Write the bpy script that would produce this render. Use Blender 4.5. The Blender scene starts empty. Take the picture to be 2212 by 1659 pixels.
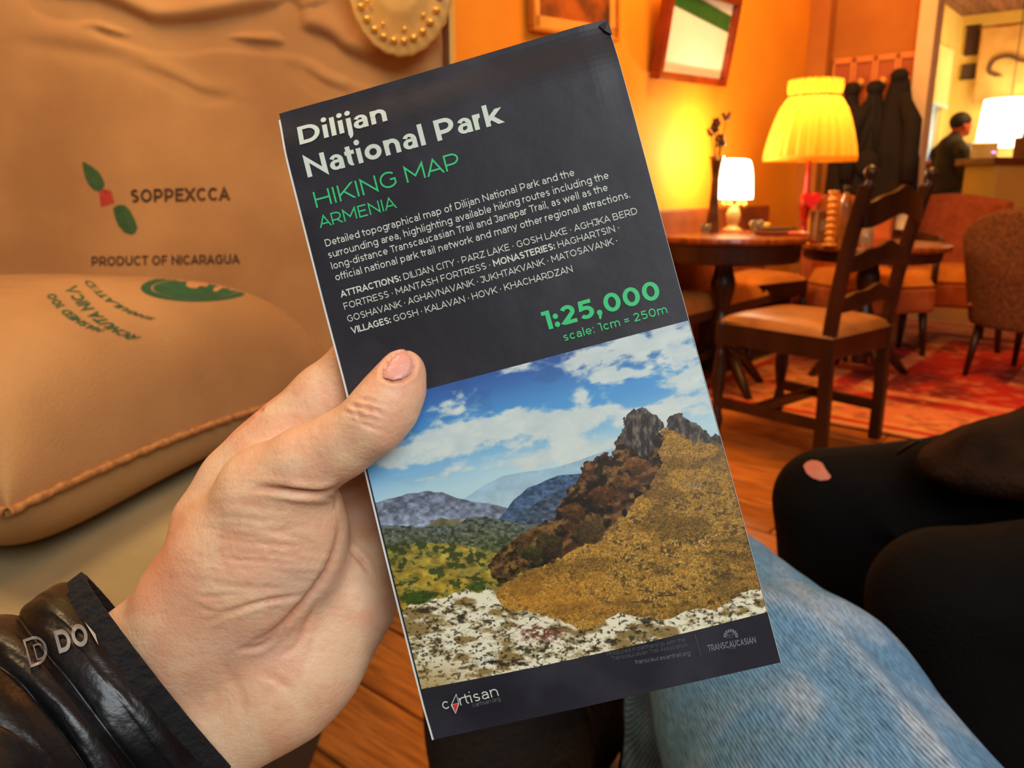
import bpy, math, random
import numpy as np
from mathutils import Vector, Matrix
from mathutils.bvhtree import BVHTree
random.seed(7)
C = bpy.context.scene.collection
SC = bpy.context.scene

# ------------------------------------------------------------------ camera, world, light, exposure
F = 1720.0
CAMZ, PITCH = 0.94, math.radians(14.0)
cd = bpy.data.cameras.new('camera'); cam = bpy.data.objects.new('camera', cd); C.objects.link(cam)
cam.location = (0, 0, CAMZ); cam.rotation_euler = (math.pi/2-PITCH, 0, 0)
cd.sensor_width = 36; cd.lens = F*36/2212; cd.clip_start = 0.01; cd.clip_end = 60
cd.dof.use_dof = True; cd.dof.focus_distance = 0.262; cd.dof.aperture_fstop = 20.0
SC.camera = cam
w = bpy.data.worlds.new('world'); SC.world = w; w.use_nodes = True
w.node_tree.nodes['Background'].inputs[0].default_value = (1.0, 0.74, 0.52, 1)
w.node_tree.nodes['Background'].inputs[1].default_value = 0.24
SC.view_settings.view_transform = 'Standard'; SC.view_settings.look = 'None'
SC.view_settings.exposure = 0.0; SC.view_settings.gamma = 1.0; SC.view_settings.use_curve_mapping = False
SC.cycles.sample_clamp_indirect = 6.0
SC.cycles.max_bounces = 8

def light(name, kind, loc, energy, col, size=0.1, aim=None, size_y=None):
    d = bpy.data.lights.new(name, kind); d.energy = energy; d.color = col
    if kind == 'AREA':
        d.size = size
        if size_y: d.shape = 'RECTANGLE'; d.size_y = size_y
    else: d.shadow_soft_size = size
    o = bpy.data.objects.new(name, d); C.objects.link(o); o.location = loc
    if aim is not None:
        o.rotation_euler = (Vector(aim)-Vector(loc)).to_track_quat('-Z', 'Y').to_euler()
    return o
# daylight from the window behind the photographer, warm ceiling lamps of the near room, yellow light of the bar room
light('window_daylight', 'AREA', (0.85, -1.45, 2.35), 60, (0.88, 0.95, 1.0), 1.6, (0.0, 0.6, 0.7), 1.2)
light('ceiling_glow_sofa', 'AREA', (-0.7, 0.75, 2.55), 24, (1.0, 0.68, 0.36), 0.7, (-0.6, 1.4, 0.6))
light('ceiling_glow_tables', 'AREA', (1.3, 2.9, 2.6), 54, (1.0, 0.47, 0.10), 0.9, (1.25, 3.4, 0.4))
light('ceiling_glow_coats', 'AREA', (1.9, 4.2, 2.6), 8, (1.0, 0.42, 0.10), 0.5, (2.3, 5.2, 1.6))
light('bar_glow', 'AREA', (5.4, 7.6, 2.6), 66, (1.0, 0.62, 0.24), 1.2, (4.9, 8.6, 1.0))

# ------------------------------------------------------------------ projection helpers (pixels of the 2212x1659 frame)
cp, sp = math.cos(PITCH), math.sin(PITCH)
def ray(u, v):
    a = (np.asarray(u, float)-1106)/F; b = (np.asarray(v, float)-829.5)/F
    return np.stack([a, cp-b*sp, -sp-b*cp], -1)
def PS(u, v, s): return np.array([0, 0, CAMZ])+ray(u, v)*np.asarray(s, float)[..., None]
def PY(u, v, y): r = ray(u, v); return np.array([0, 0, CAMZ])+r*(y/r[..., 1])[..., None]
def PZ(u, v, z): r = ray(u, v); return np.array([0, 0, CAMZ])+r*((z-CAMZ)/r[..., 2])[..., None]
def to_px(P):
    q = np.asarray(P, float)-np.array([0, 0, CAMZ])
    d = q[..., 1]*cp-q[..., 2]*sp; up = q[..., 1]*sp+q[..., 2]*cp
    return 1106+F*q[..., 0]/d, 829.5-F*up/d, d

# ------------------------------------------------------------------ noise
def _h(ix, iy, seed):
    n = (ix.astype(np.int64)*374761393+iy.astype(np.int64)*668265263+seed*974634777) & 0xffffffff
    n = ((n ^ (n >> 13))*1274126177) & 0xffffffff
    return ((n ^ (n >> 16)) & 0xffff)/65535.0
def vnoise(x, y, seed=0):
    ix = np.floor(x); iy = np.floor(y); fx = x-ix; fy = y-iy
    fx = fx*fx*(3-2*fx); fy = fy*fy*(3-2*fy)
    a = _h(ix, iy, seed); b = _h(ix+1, iy, seed); c = _h(ix, iy+1, seed); d = _h(ix+1, iy+1, seed)
    return a+(b-a)*fx+(c-a)*fy+(a-b-c+d)*fx*fy
def fbm(x, y, seed=0, o=5, g=0.5):
    t = 0; a = 1; s = 0
    for i in range(o):
        t = t+a*vnoise(x*2**i+i*17.3, y*2**i+i*9.1, seed+i); s += a; a *= g
    return t/s
def sst(a, b, x): t = np.clip((x-a)/(b-a), 0, 1); return t*t*(3-2*t)
def lin(c): c = np.asarray(c, float)/255.0; return np.where(c <= 0.04045, c/12.92, ((c+0.055)/1.055)**2.4)
def rgb(r, g, b): t = lin((r, g, b)); return (float(t[0]), float(t[1]), float(t[2]), 1.0)

# ------------------------------------------------------------------ materials
MATS = {}
def mat(name, col, rough=0.6, col2=None, nscale=8.0, bump=0.0, bscale=60.0, metal=0.0, sss=0.0, emit=None, estr=0.0,
        trans=0.0, spec=0.5, stretch=(1, 1, 1), attr=None, coat=0.0, sheen=0.0, alpha=1.0, ndet=4.0, rand=0.0):
    if name in MATS: return MATS[name]
    m = bpy.data.materials.new(name); m.use_nodes = True; MATS[name] = m
    nt = m.node_tree; N = nt.nodes; L = nt.links; b = N['Principled BSDF']
    b.inputs['Roughness'].default_value = rough; b.inputs['Metallic'].default_value = metal
    b.inputs['Specular IOR Level'].default_value = spec; b.inputs['Coat Weight'].default_value = coat
    b.inputs['Sheen Weight'].default_value = sheen
    if sss:
        b.inputs['Subsurface Weight'].default_value = sss; b.inputs['Subsurface Radius'].default_value = (0.009, 0.003, 0.0015); b.inputs['Subsurface Scale'].default_value = 1.0
    if trans: b.inputs['Transmission Weight'].default_value = trans
    if emit: b.inputs['Emission Color'].default_value = emit; b.inputs['Emission Strength'].default_value = estr
    tc = N.new('ShaderNodeTexCoord'); mp = N.new('ShaderNodeMapping'); mp.inputs['Scale'].default_value = stretch
    L.new(tc.outputs['Object'], mp.inputs[0])
    n = N.new('ShaderNodeTexNoise'); n.inputs['Scale'].default_value = nscale; n.inputs['Detail'].default_value = ndet
    L.new(mp.outputs[0], n.inputs['Vector'])
    c2 = col2 if col2 else tuple(x*0.8 for x in col[:3])+(1,)
    if attr:
        at = N.new('ShaderNodeAttribute'); at.attribute_name = attr
        L.new(at.outputs['Color'], b.inputs['Base Color'])
    else:
        r = N.new('ShaderNodeValToRGB'); r.color_ramp.elements[0].position = 0.35; r.color_ramp.elements[1].position = 0.65
        r.color_ramp.elements[0].color = c2; r.color_ramp.elements[1].color = col
        L.new(n.outputs[0], r.inputs[0]); out = r.outputs[0]
        if rand:
            oi = N.new('ShaderNodeObjectInfo'); mr = N.new('ShaderNodeMapRange'); mr.inputs[3].default_value = 1-rand; mr.inputs[4].default_value = 1.0
            L.new(oi.outputs['Random'], mr.inputs[0]); vm = N.new('ShaderNodeVectorMath'); vm.operation = 'SCALE'
            L.new(out, vm.inputs[0]); L.new(mr.outputs[0], vm.inputs['Scale']); out = vm.outputs[0]
        L.new(out, b.inputs['Base Color'])
    if bump:
        n2 = N.new('ShaderNodeTexNoise'); n2.inputs['Scale'].default_value = bscale; n2.inputs['Detail'].default_value = 5
        L.new(mp.outputs[0], n2.inputs['Vector']); bp = N.new('ShaderNodeBump'); bp.inputs['Strength'].default_value = bump; bp.inputs['Distance'].default_value = 0.01
        L.new(n2.outputs[0], bp.inputs['Height']); L.new(bp.outputs[0], b.inputs['Normal'])
    return m
def weave(m, scale, strength, diag=False, axis='XZ'):
    """adds a woven relief (two crossed wave textures) to a material"""
    nt = m.node_tree; N = nt.nodes; L = nt.links; b = N['Principled BSDF']
    tc = N.new('ShaderNodeTexCoord'); s = []
    for a in axis:
        wv = N.new('ShaderNodeTexWave'); wv.bands_direction = 'DIAGONAL' if diag else a; wv.inputs['Scale'].default_value = scale
        wv.inputs['Distortion'].default_value = 1.2; wv.inputs['Detail'].default_value = 2; wv.inputs['Detail Scale'].default_value = 1.5
        L.new(tc.outputs['Object'], wv.inputs['Vector']); s.append(wv.outputs['Fac'])
    mx = N.new('ShaderNodeMath'); mx.operation = 'ADD'; L.new(s[0], mx.inputs[0]); L.new(s[-1], mx.inputs[1])
    bp = N.new('ShaderNodeBump'); bp.inputs['Strength'].default_value = strength; bp.inputs['Distance'].default_value = 0.002
    L.new(mx.outputs[0], bp.inputs['Height']); L.new(bp.outputs[0], b.inputs['Normal'])
    return mx

# ------------------------------------------------------------------ mesh helpers
def tag(o, label=None, cat=None, group=None, kind=None):
    if label: o['label'] = label
    if cat: o['category'] = cat
    if group: o['group'] = group
    if kind: o['kind'] = kind
    return o
def thing(name, label, cat, loc=(0, 0, 0), rz=0.0, group=None):
    o = bpy.data.objects.new(name, None); C.objects.link(o); o.location = loc; o.rotation_euler = (0, 0, rz)
    o.empty_display_size = 0.05
    return tag(o, label, cat, group)
def mk(name, V, Fc, m, parent=None, smooth=False, bevel=0.0, attr=None, world=False, subsurf=0, solid=0.0):
    V = np.asarray(V, float)
    if world and parent is not None:
        p = parent; off = np.zeros(3)
        while p is not None: off = off+np.array(p.location); p = p.parent
        V = V-off
    me = bpy.data.meshes.new(name)
    if isinstance(Fc, np.ndarray) and Fc.ndim == 2:
        nf, k = Fc.shape
        me.vertices.add(len(V)); me.vertices.foreach_set('co', V.astype(np.float32).ravel())
        me.loops.add(nf*k); me.loops.foreach_set('vertex_index', Fc.astype(np.int32).ravel())
        me.polygons.add(nf); me.polygons.foreach_set('loop_start', (np.arange(nf)*k).astype(np.int32))
        me.polygons.foreach_set('loop_total', np.full(nf, k, np.int32)); me.update(calc_edges=True)
    else:
        me.from_pydata([tuple(x) for x in V], [], [tuple(int(i) for i in f) for f in Fc]); me.update()
    me.validate()
    if smooth: me.polygons.foreach_set('use_smooth', np.ones(len(me.polygons), bool))
    if m: me.materials.append(m)
    if attr is not None:
        ca = me.color_attributes.new('col', 'FLOAT_COLOR', 'POINT')
        A = np.ones((len(V), 4), np.float32); A[:, :3] = attr; ca.data.foreach_set('color', A.ravel())
    o = bpy.data.objects.new(name, me); C.objects.link(o)
    if parent is not None: o.parent = parent
    if solid: md = o.modifiers.new('solid', 'SOLIDIFY'); md.thickness = solid; md.offset = 0
    if bevel: md = o.modifiers.new('bevel', 'BEVEL'); md.width = bevel; md.segments = 2; md.limit_method = 'ANGLE'
    if subsurf: md = o.modifiers.new('sub', 'SUBSURF'); md.levels = subsurf; md.render_levels = subsurf
    return o
class MB:
    def __init__(s): s.V = []; s.F = []
    def add(s, V, Fc):
        n = len(s.V); s.V += [tuple(map(float, p)) for p in V]; s.F += [tuple(int(i)+n for i in f) for f in Fc]; return s
    def box(s, c, d, rz=0.0, M=None):
        x, y, z = d[0]/2, d[1]/2, d[2]/2
        V = [(a*x, b*y, e*z) for a in (-1, 1) for b in (-1, 1) for e in (-1, 1)]
        R = M if M is not None else Matrix.Rotation(rz, 3, 'Z')
        V = [tuple(R @ Vector(p)+Vector(c)) for p in V]
        return s.add(V, [(0, 1, 3, 2), (4, 6, 7, 5), (0, 4, 5, 1), (2, 3, 7, 6), (0, 2, 6, 4), (1, 5, 7, 3)])
    def bar(s, a, b, wd, th, up=(0, 0, 1)):
        a = Vector(a); b = Vector(b); d = (b-a); L = d.length; d.normalize(); u = Vector(up)
        if abs(d.dot(u)) > 0.98: u = Vector((0, 1, 0))
        x = d.cross(u).normalized(); y = x.cross(d).normalized()
        return s.box((a+b)/2, (wd, L, th), M=Matrix((x, d, y)).transposed())
    def tube(s, pts, rs, n=12, cap=True):
        pts = [Vector(p) for p in pts]; k = len(pts)
        if not hasattr(rs, '__len__'): rs = [rs]*k
        V = []; pu = None
        for i, p in enumerate(pts):
            d = (pts[min(i+1, k-1)]-pts[max(i-1, 0)]).normalized()
            if pu is None:
                pu = Vector((0, 0, 1)) if abs(d.z) < 0.9 else Vector((1, 0, 0))
            x = d.cross(pu).normalized(); pu = x.cross(d).normalized()
            for j in range(n):
                a = 2*math.pi*j/n; V.append(p+(x*math.cos(a)+pu*math.sin(a))*rs[i])
        Fc = [(i*n+j, i*n+(j+1) % n, (i+1)*n+(j+1) % n, (i+1)*n+j) for i in range(k-1) for j in range(n)]
        if cap: Fc += [tuple(range(n))[::-1], tuple((k-1)*n+j for j in range(n))]
        return s.add(V, Fc)
    def lathe(s, prof, c=(0, 0, 0), n=32, flute=None, cap=True):
        V = []
        for r, z in prof:
            for j in range(n):
                a = 2*math.pi*j/n; rr = r*(1+(flute(a, z) if flute else 0))
                V.append((c[0]+rr*math.cos(a), c[1]+rr*math.sin(a), c[2]+z))
        k = len(prof)
        Fc = [(i*n+j, i*n+(j+1) % n, (i+1)*n+(j+1) % n, (i+1)*n+j) for i in range(k-1) for j in range(n)]
        if cap: Fc += [tuple(range(n))[::-1], tuple((k-1)*n+j for j in range(n))]
        return s.add(V, Fc)
    def build(s, name, m, parent=None, **k): return mk(name, s.V, s.F, m, parent, **k)
def grid(nu, nv):
    i = np.arange(nu-1)[:, None]*nv+np.arange(nv-1)[None, :]; i = i.ravel()
    return np.stack([i, i+nv, i+nv+1, i+1], 1)
def dup(root, loc, rz, label=None, group=None):
    r = root.copy(); C.objects.link(r); r.location = loc; r.rotation_euler = (0, 0, rz)
    if label: r['label'] = label
    if group: r['group'] = group
    for ch in list(root.children):
        c = ch.copy(); C.objects.link(c); c.parent = r
        for g in list(ch.children):
            d = g.copy(); C.objects.link(d); d.parent = c
    return r
def catmull(P, n=8):
    P = [np.asarray(p, float) for p in P]; out = []
    Q = [2*P[0]-P[1]]+P+[2*P[-1]-P[-2]]
    for i in range(1, len(Q)-2):
        for j in range(n):
            t = j/n; a, b, c, d = Q[i-1:i+3]
            out.append(0.5*((2*b)+(c-a)*t+(2*a-5*b+4*c-d)*t*t+(3*b-a-3*c+d)*t**3))
    out.append(P[-1]); return np.array(out)

# ------------------------------------------------------------------ implicit surfaces -> one continuous mesh
class SDF:
    def __init__(s, lo, hi, h):
        s.lo = np.array(lo, float); s.h = h; s.n = np.ceil((np.array(hi, float)-s.lo)/h).astype(int)+1
        s.f = np.full(s.n, 9.0, np.float32)
    def _win(s, lo, hi, k):
        a = np.clip(np.floor((lo-k-s.lo)/s.h).astype(int)-2, 0, s.n-1); b = np.clip(np.ceil((hi+k-s.lo)/s.h).astype(int)+3, 1, s.n)
        if (b <= a).any(): return None
        ax = [s.lo[i]+s.h*np.arange(a[i], b[i]) for i in range(3)]
        sl = tuple(slice(a[i], b[i]) for i in range(3))
        return sl, np.stack(np.meshgrid(*ax, indexing='ij'), -1).astype(np.float32)
    def _merge(s, sl, d, k, cut=False):
        g = s.f[sl]
        if cut: d = -d; g2 = np.maximum(g, d)
        elif k > 0:
            hh = np.clip(k-np.abs(g-d), 0, k)/k; g2 = np.minimum(g, d)-hh*hh*hh*k/6.0
        else: g2 = np.minimum(g, d)
        s.f[sl] = g2
    def cone(s, a, b, ra, rb, k=0.01):
        a = np.asarray(a, float); b = np.asarray(b, float); R = max(ra, rb)
        w_ = s._win(np.minimum(a, b)-R, np.maximum(a, b)+R, k+0.01)
        if w_ is None: return s
        sl, X = w_; ba = b-a; pa = X-a.astype(np.float32)
        t = np.clip((pa@ba.astype(np.float32))/max(float(ba@ba), 1e-12), 0, 1)
        d = np.linalg.norm(pa-t[..., None]*ba.astype(np.float32), axis=-1)-(ra+(rb-ra)*t)
        s._merge(sl, d, k); return s
    def chain(s, P, R, k=0.01):
        for i in range(len(P)-1): s.cone(P[i], P[i+1], R[i], R[i+1], k)
        return s
    def ell(s, c, r, axes=None, k=0.01, cut=False):
        c = np.asarray(c, float); r = np.asarray(r, float); R = r.max()
        w_ = s._win(c-R, c+R, k+0.01)
        if w_ is None: return s
        sl, X = w_; q = X-c.astype(np.float32)
        if axes is not None: q = q@np.asarray(axes, np.float32).T
        k0 = np.linalg.norm(q/r.astype(np.float32), axis=-1); k1 = np.linalg.norm(q/(r*r).astype(np.float32), axis=-1)+1e-9
        s._merge(sl, k0*(k0-1)/k1, k, cut); return s
    def mesh(s, smooth=2):
        f = s.f; ins = f < 0
        nx, ny, nz = f.shape
        cnt = np.zeros((nx-1, ny-1, nz-1), np.int8)
        for i in (0, 1):
            for j in (0, 1):
                for l in (0, 1): cnt += ins[i:nx-1+i, j:ny-1+j, l:nz-1+l]
        act = (cnt > 0) & (cnt < 8); ids = -np.ones(act.shape, np.int64); A = np.argwhere(act); ids[act] = np.arange(len(A))
        acc = np.zeros((len(A), 3)); num = np.zeros(len(A))
        cor = [(i, j, l) for i in (0, 1) for j in (0, 1) for l in (0, 1)]
        for p in cor:
            for ax in range(3):
                if p[ax]: continue
                q = list(p); q[ax] = 1
                f0 = f[A[:, 0]+p[0], A[:, 1]+p[1], A[:, 2]+p[2]]; f1 = f[A[:, 0]+q[0], A[:, 1]+q[1], A[:, 2]+q[2]]
                m = (f0 < 0) != (f1 < 0); t = np.where(m, f0/np.where(m, f0-f1, 1), 0)
                pos = np.repeat(np.array(p, float)[None], len(A), 0); pos[:, ax] = t
                acc += pos*m[:, None]; num += m
        V = s.lo+s.h*(A+acc/num[:, None]); Q = []
        for ax in range(3):
            b, c = (ax+1) % 3, (ax+2) % 3
            sl0 = [slice(None)]*3; sl1 = [slice(None)]*3; sl0[ax] = slice(0, -1); sl1[ax] = slice(1, None)
            m = ins[tuple(sl0)] != ins[tuple(sl1)]; E = np.argwhere(m)
            E = E[(E[:, b] > 0) & (E[:, c] > 0) & (E[:, b] < f.shape[b]-1) & (E[:, c] < f.shape[c]-1)]
            fl = ins[E[:, 0], E[:, 1], E[:, 2]]
            def g(db, dc):
                e = E.copy(); e[:, b] -= db; e[:, c] -= dc; return ids[e[:, 0], e[:, 1], e[:, 2]]
            q = np.stack([g(1, 1), g(0, 1), g(0, 0), g(1, 0)], 1); q[~fl] = q[~fl][:, ::-1]; Q.append(q)
        Q = np.concatenate(Q); Q = Q[(Q >= 0).all(1)]
        for _ in range(smooth):
            a2 = np.zeros_like(V); n2 = np.zeros(len(V))
            for i in range(4):
                j = (i+1) % 4
                np.add.at(a2, Q[:, i], V[Q[:, j]]); np.add.at(n2, Q[:, i], 1); np.add.at(a2, Q[:, j], V[Q[:, i]]); np.add.at(n2, Q[:, j], 1)
            V = 0.5*V+0.5*a2/np.maximum(n2, 1)[:, None]
        return V, Q
def vnormals(V, Q):
    n = np.cross(V[Q[:, 2]]-V[Q[:, 0]], V[Q[:, 3]]-V[Q[:, 1]]); N = np.zeros_like(V)
    for i in range(Q.shape[1]): np.add.at(N, Q[:, i], n)
    return N/(np.linalg.norm(N, axis=1, keepdims=True)+1e-12)
def polydist(U, Vv, pts):
    """distance (pixels) of points to a polyline and the parameter 0..1 along it"""
    pts = np.asarray(pts, float); D = np.full(U.shape, 1e9); T = np.zeros(U.shape); S = np.zeros(U.shape)
    seg = np.linalg.norm(np.diff(pts, axis=0), axis=1); tot = seg.sum(); acc = 0
    for i in range(len(pts)-1):
        a = pts[i]; b = pts[i+1]; ab = b-a
        t = np.clip(((U-a[0])*ab[0]+(Vv-a[1])*ab[1])/(ab@ab), 0, 1)
        dx = U-a[0]-t*ab[0]; dy = Vv-a[1]-t*ab[1]; d = np.hypot(dx, dy)
        m = d < D; D = np.where(m, d, D); T = np.where(m, (acc+t*seg[i])/tot, T)
        S = np.where(m, np.sign(ab[0]*dy-ab[1]*dx), S); acc += seg[i]
    return D, T, S
def in_poly(U, Vv, pts):
    pts = np.asarray(pts, float); c = np.zeros(U.shape, bool); n = len(pts)
    for i in range(n):
        x0, y0 = pts[i]; x1, y1 = pts[i-1]
        if y0 == y1: continue
        m = ((y0 > Vv) != (y1 > Vv)) & (U < (x1-x0)*(Vv-y0)/(y1-y0)+x0); c ^= m
    return c

# ------------------------------------------------------------------ a geometric stroke alphabet (cap height 1)
XH, AS, DS = 0.74, 1.04, -0.27
def arc(cx, cy, rx, ry, a0, a1, n=None):
    n = n or max(4, int(abs(a1-a0)/13)); return [(cx+rx*math.cos(math.radians(a0+(a1-a0)*i/n)), cy+ry*math.sin(math.radians(a0+(a1-a0)*i/n))) for i in range(n+1)]
def _bowl(W=1.0): return arc(0.5, XH/2, 0.5, XH/2, 0, 360, 28)
GL = {
 'A': (1.08, [[(0, 0), (.5, 1), (1, 0)], [(.17, .27), (.83, .27)]]),
 'B': (.98, [[(0, 0), (0, 1), (.55, 1)]+arc(.55, .76, .35, .24, 90, -90)+[(0, .52)], [(.55, .52)]+arc(.6, .26, .4, .26, 90, -90)+[(0, 0)]]),
 'C': (1.0, [('n', arc(.56, .5, .56, .5, 42, 318))]),
 'D': (1.06, [[(0, 0), (0, 1), (.42, 1)]+arc(.42, .5, .58, .5, 90, -90)+[(0, 0)]]),
 'E': (.82, [[(1, 1), (0, 1), (0, 0), (1, 0)], [(0, .52), (.88, .52)]]),
 'F': (.80, [[(1, 1), (0, 1), (0, 0)], [(0, .47), (.88, .47)]]),
 'G': (1.04, [('n', arc(.55, .5, .55, .5, 44, 306)+[(1, .2), (1, .52)]), ('n', [(1.06, .50), (.66, .50)])]),
 'H': (1.04, [[(0, 0), (0, 1)], [(1, 0), (1, 1)], [(0, .5), (1, .5)]]),
 'I': (.0, [[(0, 0), (0, 1)]]),
 'J': (.66, [[(.1, 1), (1, 1), (1, .3)]+arc(.55, .3, .45, .3, 0, -140)]),
 'K': (.98, [[(0, 0), (0, 1)], ('s', [(1, 1), (0, .3)]), ('s', [(1, 0), (.38, .55)])]),
 'L': (.78, [[(0, 1), (0, 0), (1, 0)]]),
 'M': (1.24, [[(0, 0), (0, 1), (.5, .28), (1, 1), (1, 0)]]),
 'N': (1.04, [[(0, 0), (0, 1), (1, 0), (1, 1)]]),
 'O': (1.16, [arc(.5, .5, .5, .5, 0, 360, 30)]),
 'P': (.93, [[(0, 0), (0, 1), (.5, 1)]+arc(.5, .67, .5, .33, 90, -90)+[(0, .34)]]),
 'Q': (1.16, [arc(.5, .5, .5, .5, 0, 360, 30), [(.55, .1), (.9, -.12)]]),
 'R': (.94, [[(0, 0), (0, 1), (.5, 1)]+arc(.5, .67, .5, .33, 90, -90)+[(0, .34)], ('s', [(1, 0), (.55, .34)])]),
 'S': (.86, [('n', [(.93, .87)]+arc(.5, .75, .45, .25, 50, 205)+[(.32, .56), (.68, .46)]+arc(.52, .26, .48, .26, 25, -140))]),
 'T': (.92, [[(0, 1), (1, 1)], [(.5, 1), (.5, 0)]]),
 'U': (1.0, [[(0, 1), (0, .42)]+arc(.5, .42, .5, .42, 180, 360)+[(1, 1)]]),
 'V': (1.08, [[(0, 1), (.5, 0), (1, 1)]]),
 'W': (1.6, [[(0, 1), (.26, 0), (.5, 1), (.74, 0), (1, 1)]]),
 'X': (1.0, [[(0, 0), (1, 1)], [(0, 1), (1, 0)]]),
 'Y': (1.0, [[(0, 1), (.5, .38), (1, 1)], ('s', [(.5, 0), (.5, .42)])]),
 'Z': (.92, [[(0, 1), (1, 1), (0, 0), (1, 0)]]),
 'a': (.70, [('s', [(1, 0), (1, .44)]+arc(.5, .44, .5, XH-.44, 0, 152)), ('n', [(1, .42), (.5, .42)]+arc(.40, .21, .40, .21, 90, 270)+[(.5, 0), (.78, .05), (1, .2)])]),
 'b': (.84, [[(0, 0), (0, AS)], _bowl()]),
 'c': (.74, [('n', arc(.55, XH/2, .55, XH/2, 42, 318))]),
 'd': (.84, [[(1, 0), (1, AS)], _bowl()]),
 'e': (.80, [('n', [(0, .36), (1, .36)]+arc(.5, XH/2, .5, XH/2, 0, 318))]),
 'f': (.48, [('e', arc(.75, AS-.2, .4, .2, 70, 180)+[(.35, 0)]), ('n', [(-.25, XH), (1.2, XH)])]),
 'g': (.84, [_bowl(), ('s', [(1, XH), (1, .02)]+arc(.5, .02, .5, .29, 0, -150))]),
 'h': (.78, [[(0, 0), (0, AS)], ('e', arc(.5, XH-.34, .5, .34, 180, 0)+[(1, 0)])]),
 'i': (.0, [[(0, 0), (0, XH)], 'dot']),
 'j': (.34, [('s', [(1, XH), (1, -.08)]+arc(.2, -.08, .8, .19, 0, -95)), 'dotr']),
 'k': (.76, [[(0, 0), (0, AS)], ('s', [(.95, XH), (0, .2)]), ('s', [(1, 0), (.36, .42)])]),
 'l': (.0, [[(0, 0), (0, AS)]]),
 'm': (1.28, [[(0, 0), (0, XH)], ('e', arc(.25, XH-.3, .25, .3, 180, 0)+[(.5, 0)]), ('e', arc(.75, XH-.3, .25, .3, 180, 0)+[(1, 0)])]),
 'n': (.78, [[(0, 0), (0, XH)], ('e', arc(.5, XH-.34, .5, .34, 180, 0)+[(1, 0)])]),
 'o': (.84, [_bowl()]),
 'p': (.84, [[(0, DS), (0, XH)], _bowl()]),
 'q': (.84, [[(1, DS), (1, XH)], _bowl()]),
 'r': (.46, [[(0, 0), (0, XH)], ('n', arc(.98, XH-.4, .98, .4, 180, 90)+[(1.12, XH)])]),
 's': (.64, [('n', [(.93, XH*.88)]+arc(.5, XH*.745, .45, XH*.255, 60, 205)+[(.35, XH*.54), (.65, XH*.47)]+arc(.52, XH*.26, .48, XH*.26, 25, -148))]),
 't': (.50, [('s', [(.35, .95), (.35, .2)]+arc(.75, .2, .40, .2, 180, 285)), ('n', [(-.38, XH), (1.4, XH)])]),
 'u': (.78, [('s', [(0, XH), (0, .34)]+arc(.5, .34, .5, .34, 180, 360)), [(1, XH), (1, 0)]]),
 'v': (.80, [[(0, XH), (.5, 0), (1, XH)]]),
 'w': (1.22, [[(0, XH), (.26, 0), (.5, XH), (.74, 0), (1, XH)]]),
 'x': (.76, [[(0, 0), (1, XH)], [(0, XH), (1, 0)]]),
 'y': (.80, [[(0, XH), (.52, 0)], [(1, XH), (.42, -.17), (.1, DS)]]),
 'z': (.68, [[(0, XH), (1, XH), (0, 0), (1, 0)]]),
 '0': (.92, [arc(.5, .5, .5, .5, 0, 360, 28)]),
 '1': (.46, [[(0, 1), (1, 1), (1, 0)]]),
 '2': (.84, [('e', arc(.5, .70, .48, .30, 155, -25)+[(.05, .02), (.1, 0), (1, 0)])]),
 '5': (.84, [('s', [(.90, 1), (.16, 1), (.1, .58), (.45, .61)]+arc(.48, .305, .52, .305, 85, -145))]),
 '.': (.0, ['pt']), ',': (.06, ['cm']), ':': (.0, ['pt', 'px']), '-': (.36, [[(0, .36), (1, .36)]]),
 '=': (.62, [[(0, .28), (1, .28)], [(0, .6), (1, .6)]]), '\u00b7': (.06, ['mid']), ' ': (.31, []),
}
def _ribbon(pts, w, caps='b', ky=1.0):
    P = [np.array(pts[0], float)]
    for p in pts[1:]:
        if np.hypot(*(np.array(p)-P[-1])) > 1e-4: P.append(np.array(p, float))
    if len(P) < 2: return [], []
    closed = np.hypot(*(P[0]-P[-1])) < 1e-3
    if closed: P = P[:-1]
    n = len(P); Lf = []; Rt = []
    for i in range(n):
        if closed: d0 = P[i]-P[i-1]; d1 = P[(i+1) % n]-P[i]
        else: d0 = P[i]-P[i-1] if i else P[1]-P[0]; d1 = P[i+1]-P[i] if i < n-1 else P[-1]-P[-2]
        d0 = d0/np.hypot(*d0); d1 = d1/np.hypot(*d1)
        n0 = np.array([-d0[1], d0[0]]); n1 = np.array([-d1[1], d1[0]]); m = n0+n1; ml = m@m
        if ml < 0.15: m = n0*2; ml = 4
        m = m*(2/ml)*(w/2)*np.array([1.0, ky])
        c = P[i].copy()
        if not closed and ((i == 0 and caps in 'bs') or (i == n-1 and caps in 'be')):
            d = d0 if i else -d1
            if abs(d[1]) > .2*abs(d[0]) and abs(d[0]) > .1*abs(d[1]):   # diagonal: cut horizontally
                yy = c[1]+math.copysign(w*ky/2, d[1]); a = c+m; b = c-m
                a = a+d*((yy-a[1])/d[1]); b = b+d*((yy-b[1])/d[1]); Lf.append(a); Rt.append(b); continue
            c = c+d*w/2*np.array([1.0, ky])
        Lf.append(c+m); Rt.append(c-m)
    V = []; Fc = []
    for a, b in zip(Lf, Rt): V += [a, b]
    for i in range(n if closed else n-1):
        j = (i+1) % n; Fc.append((2*i+1, 2*j+1, 2*j, 2*i))
    return V, Fc
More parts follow.
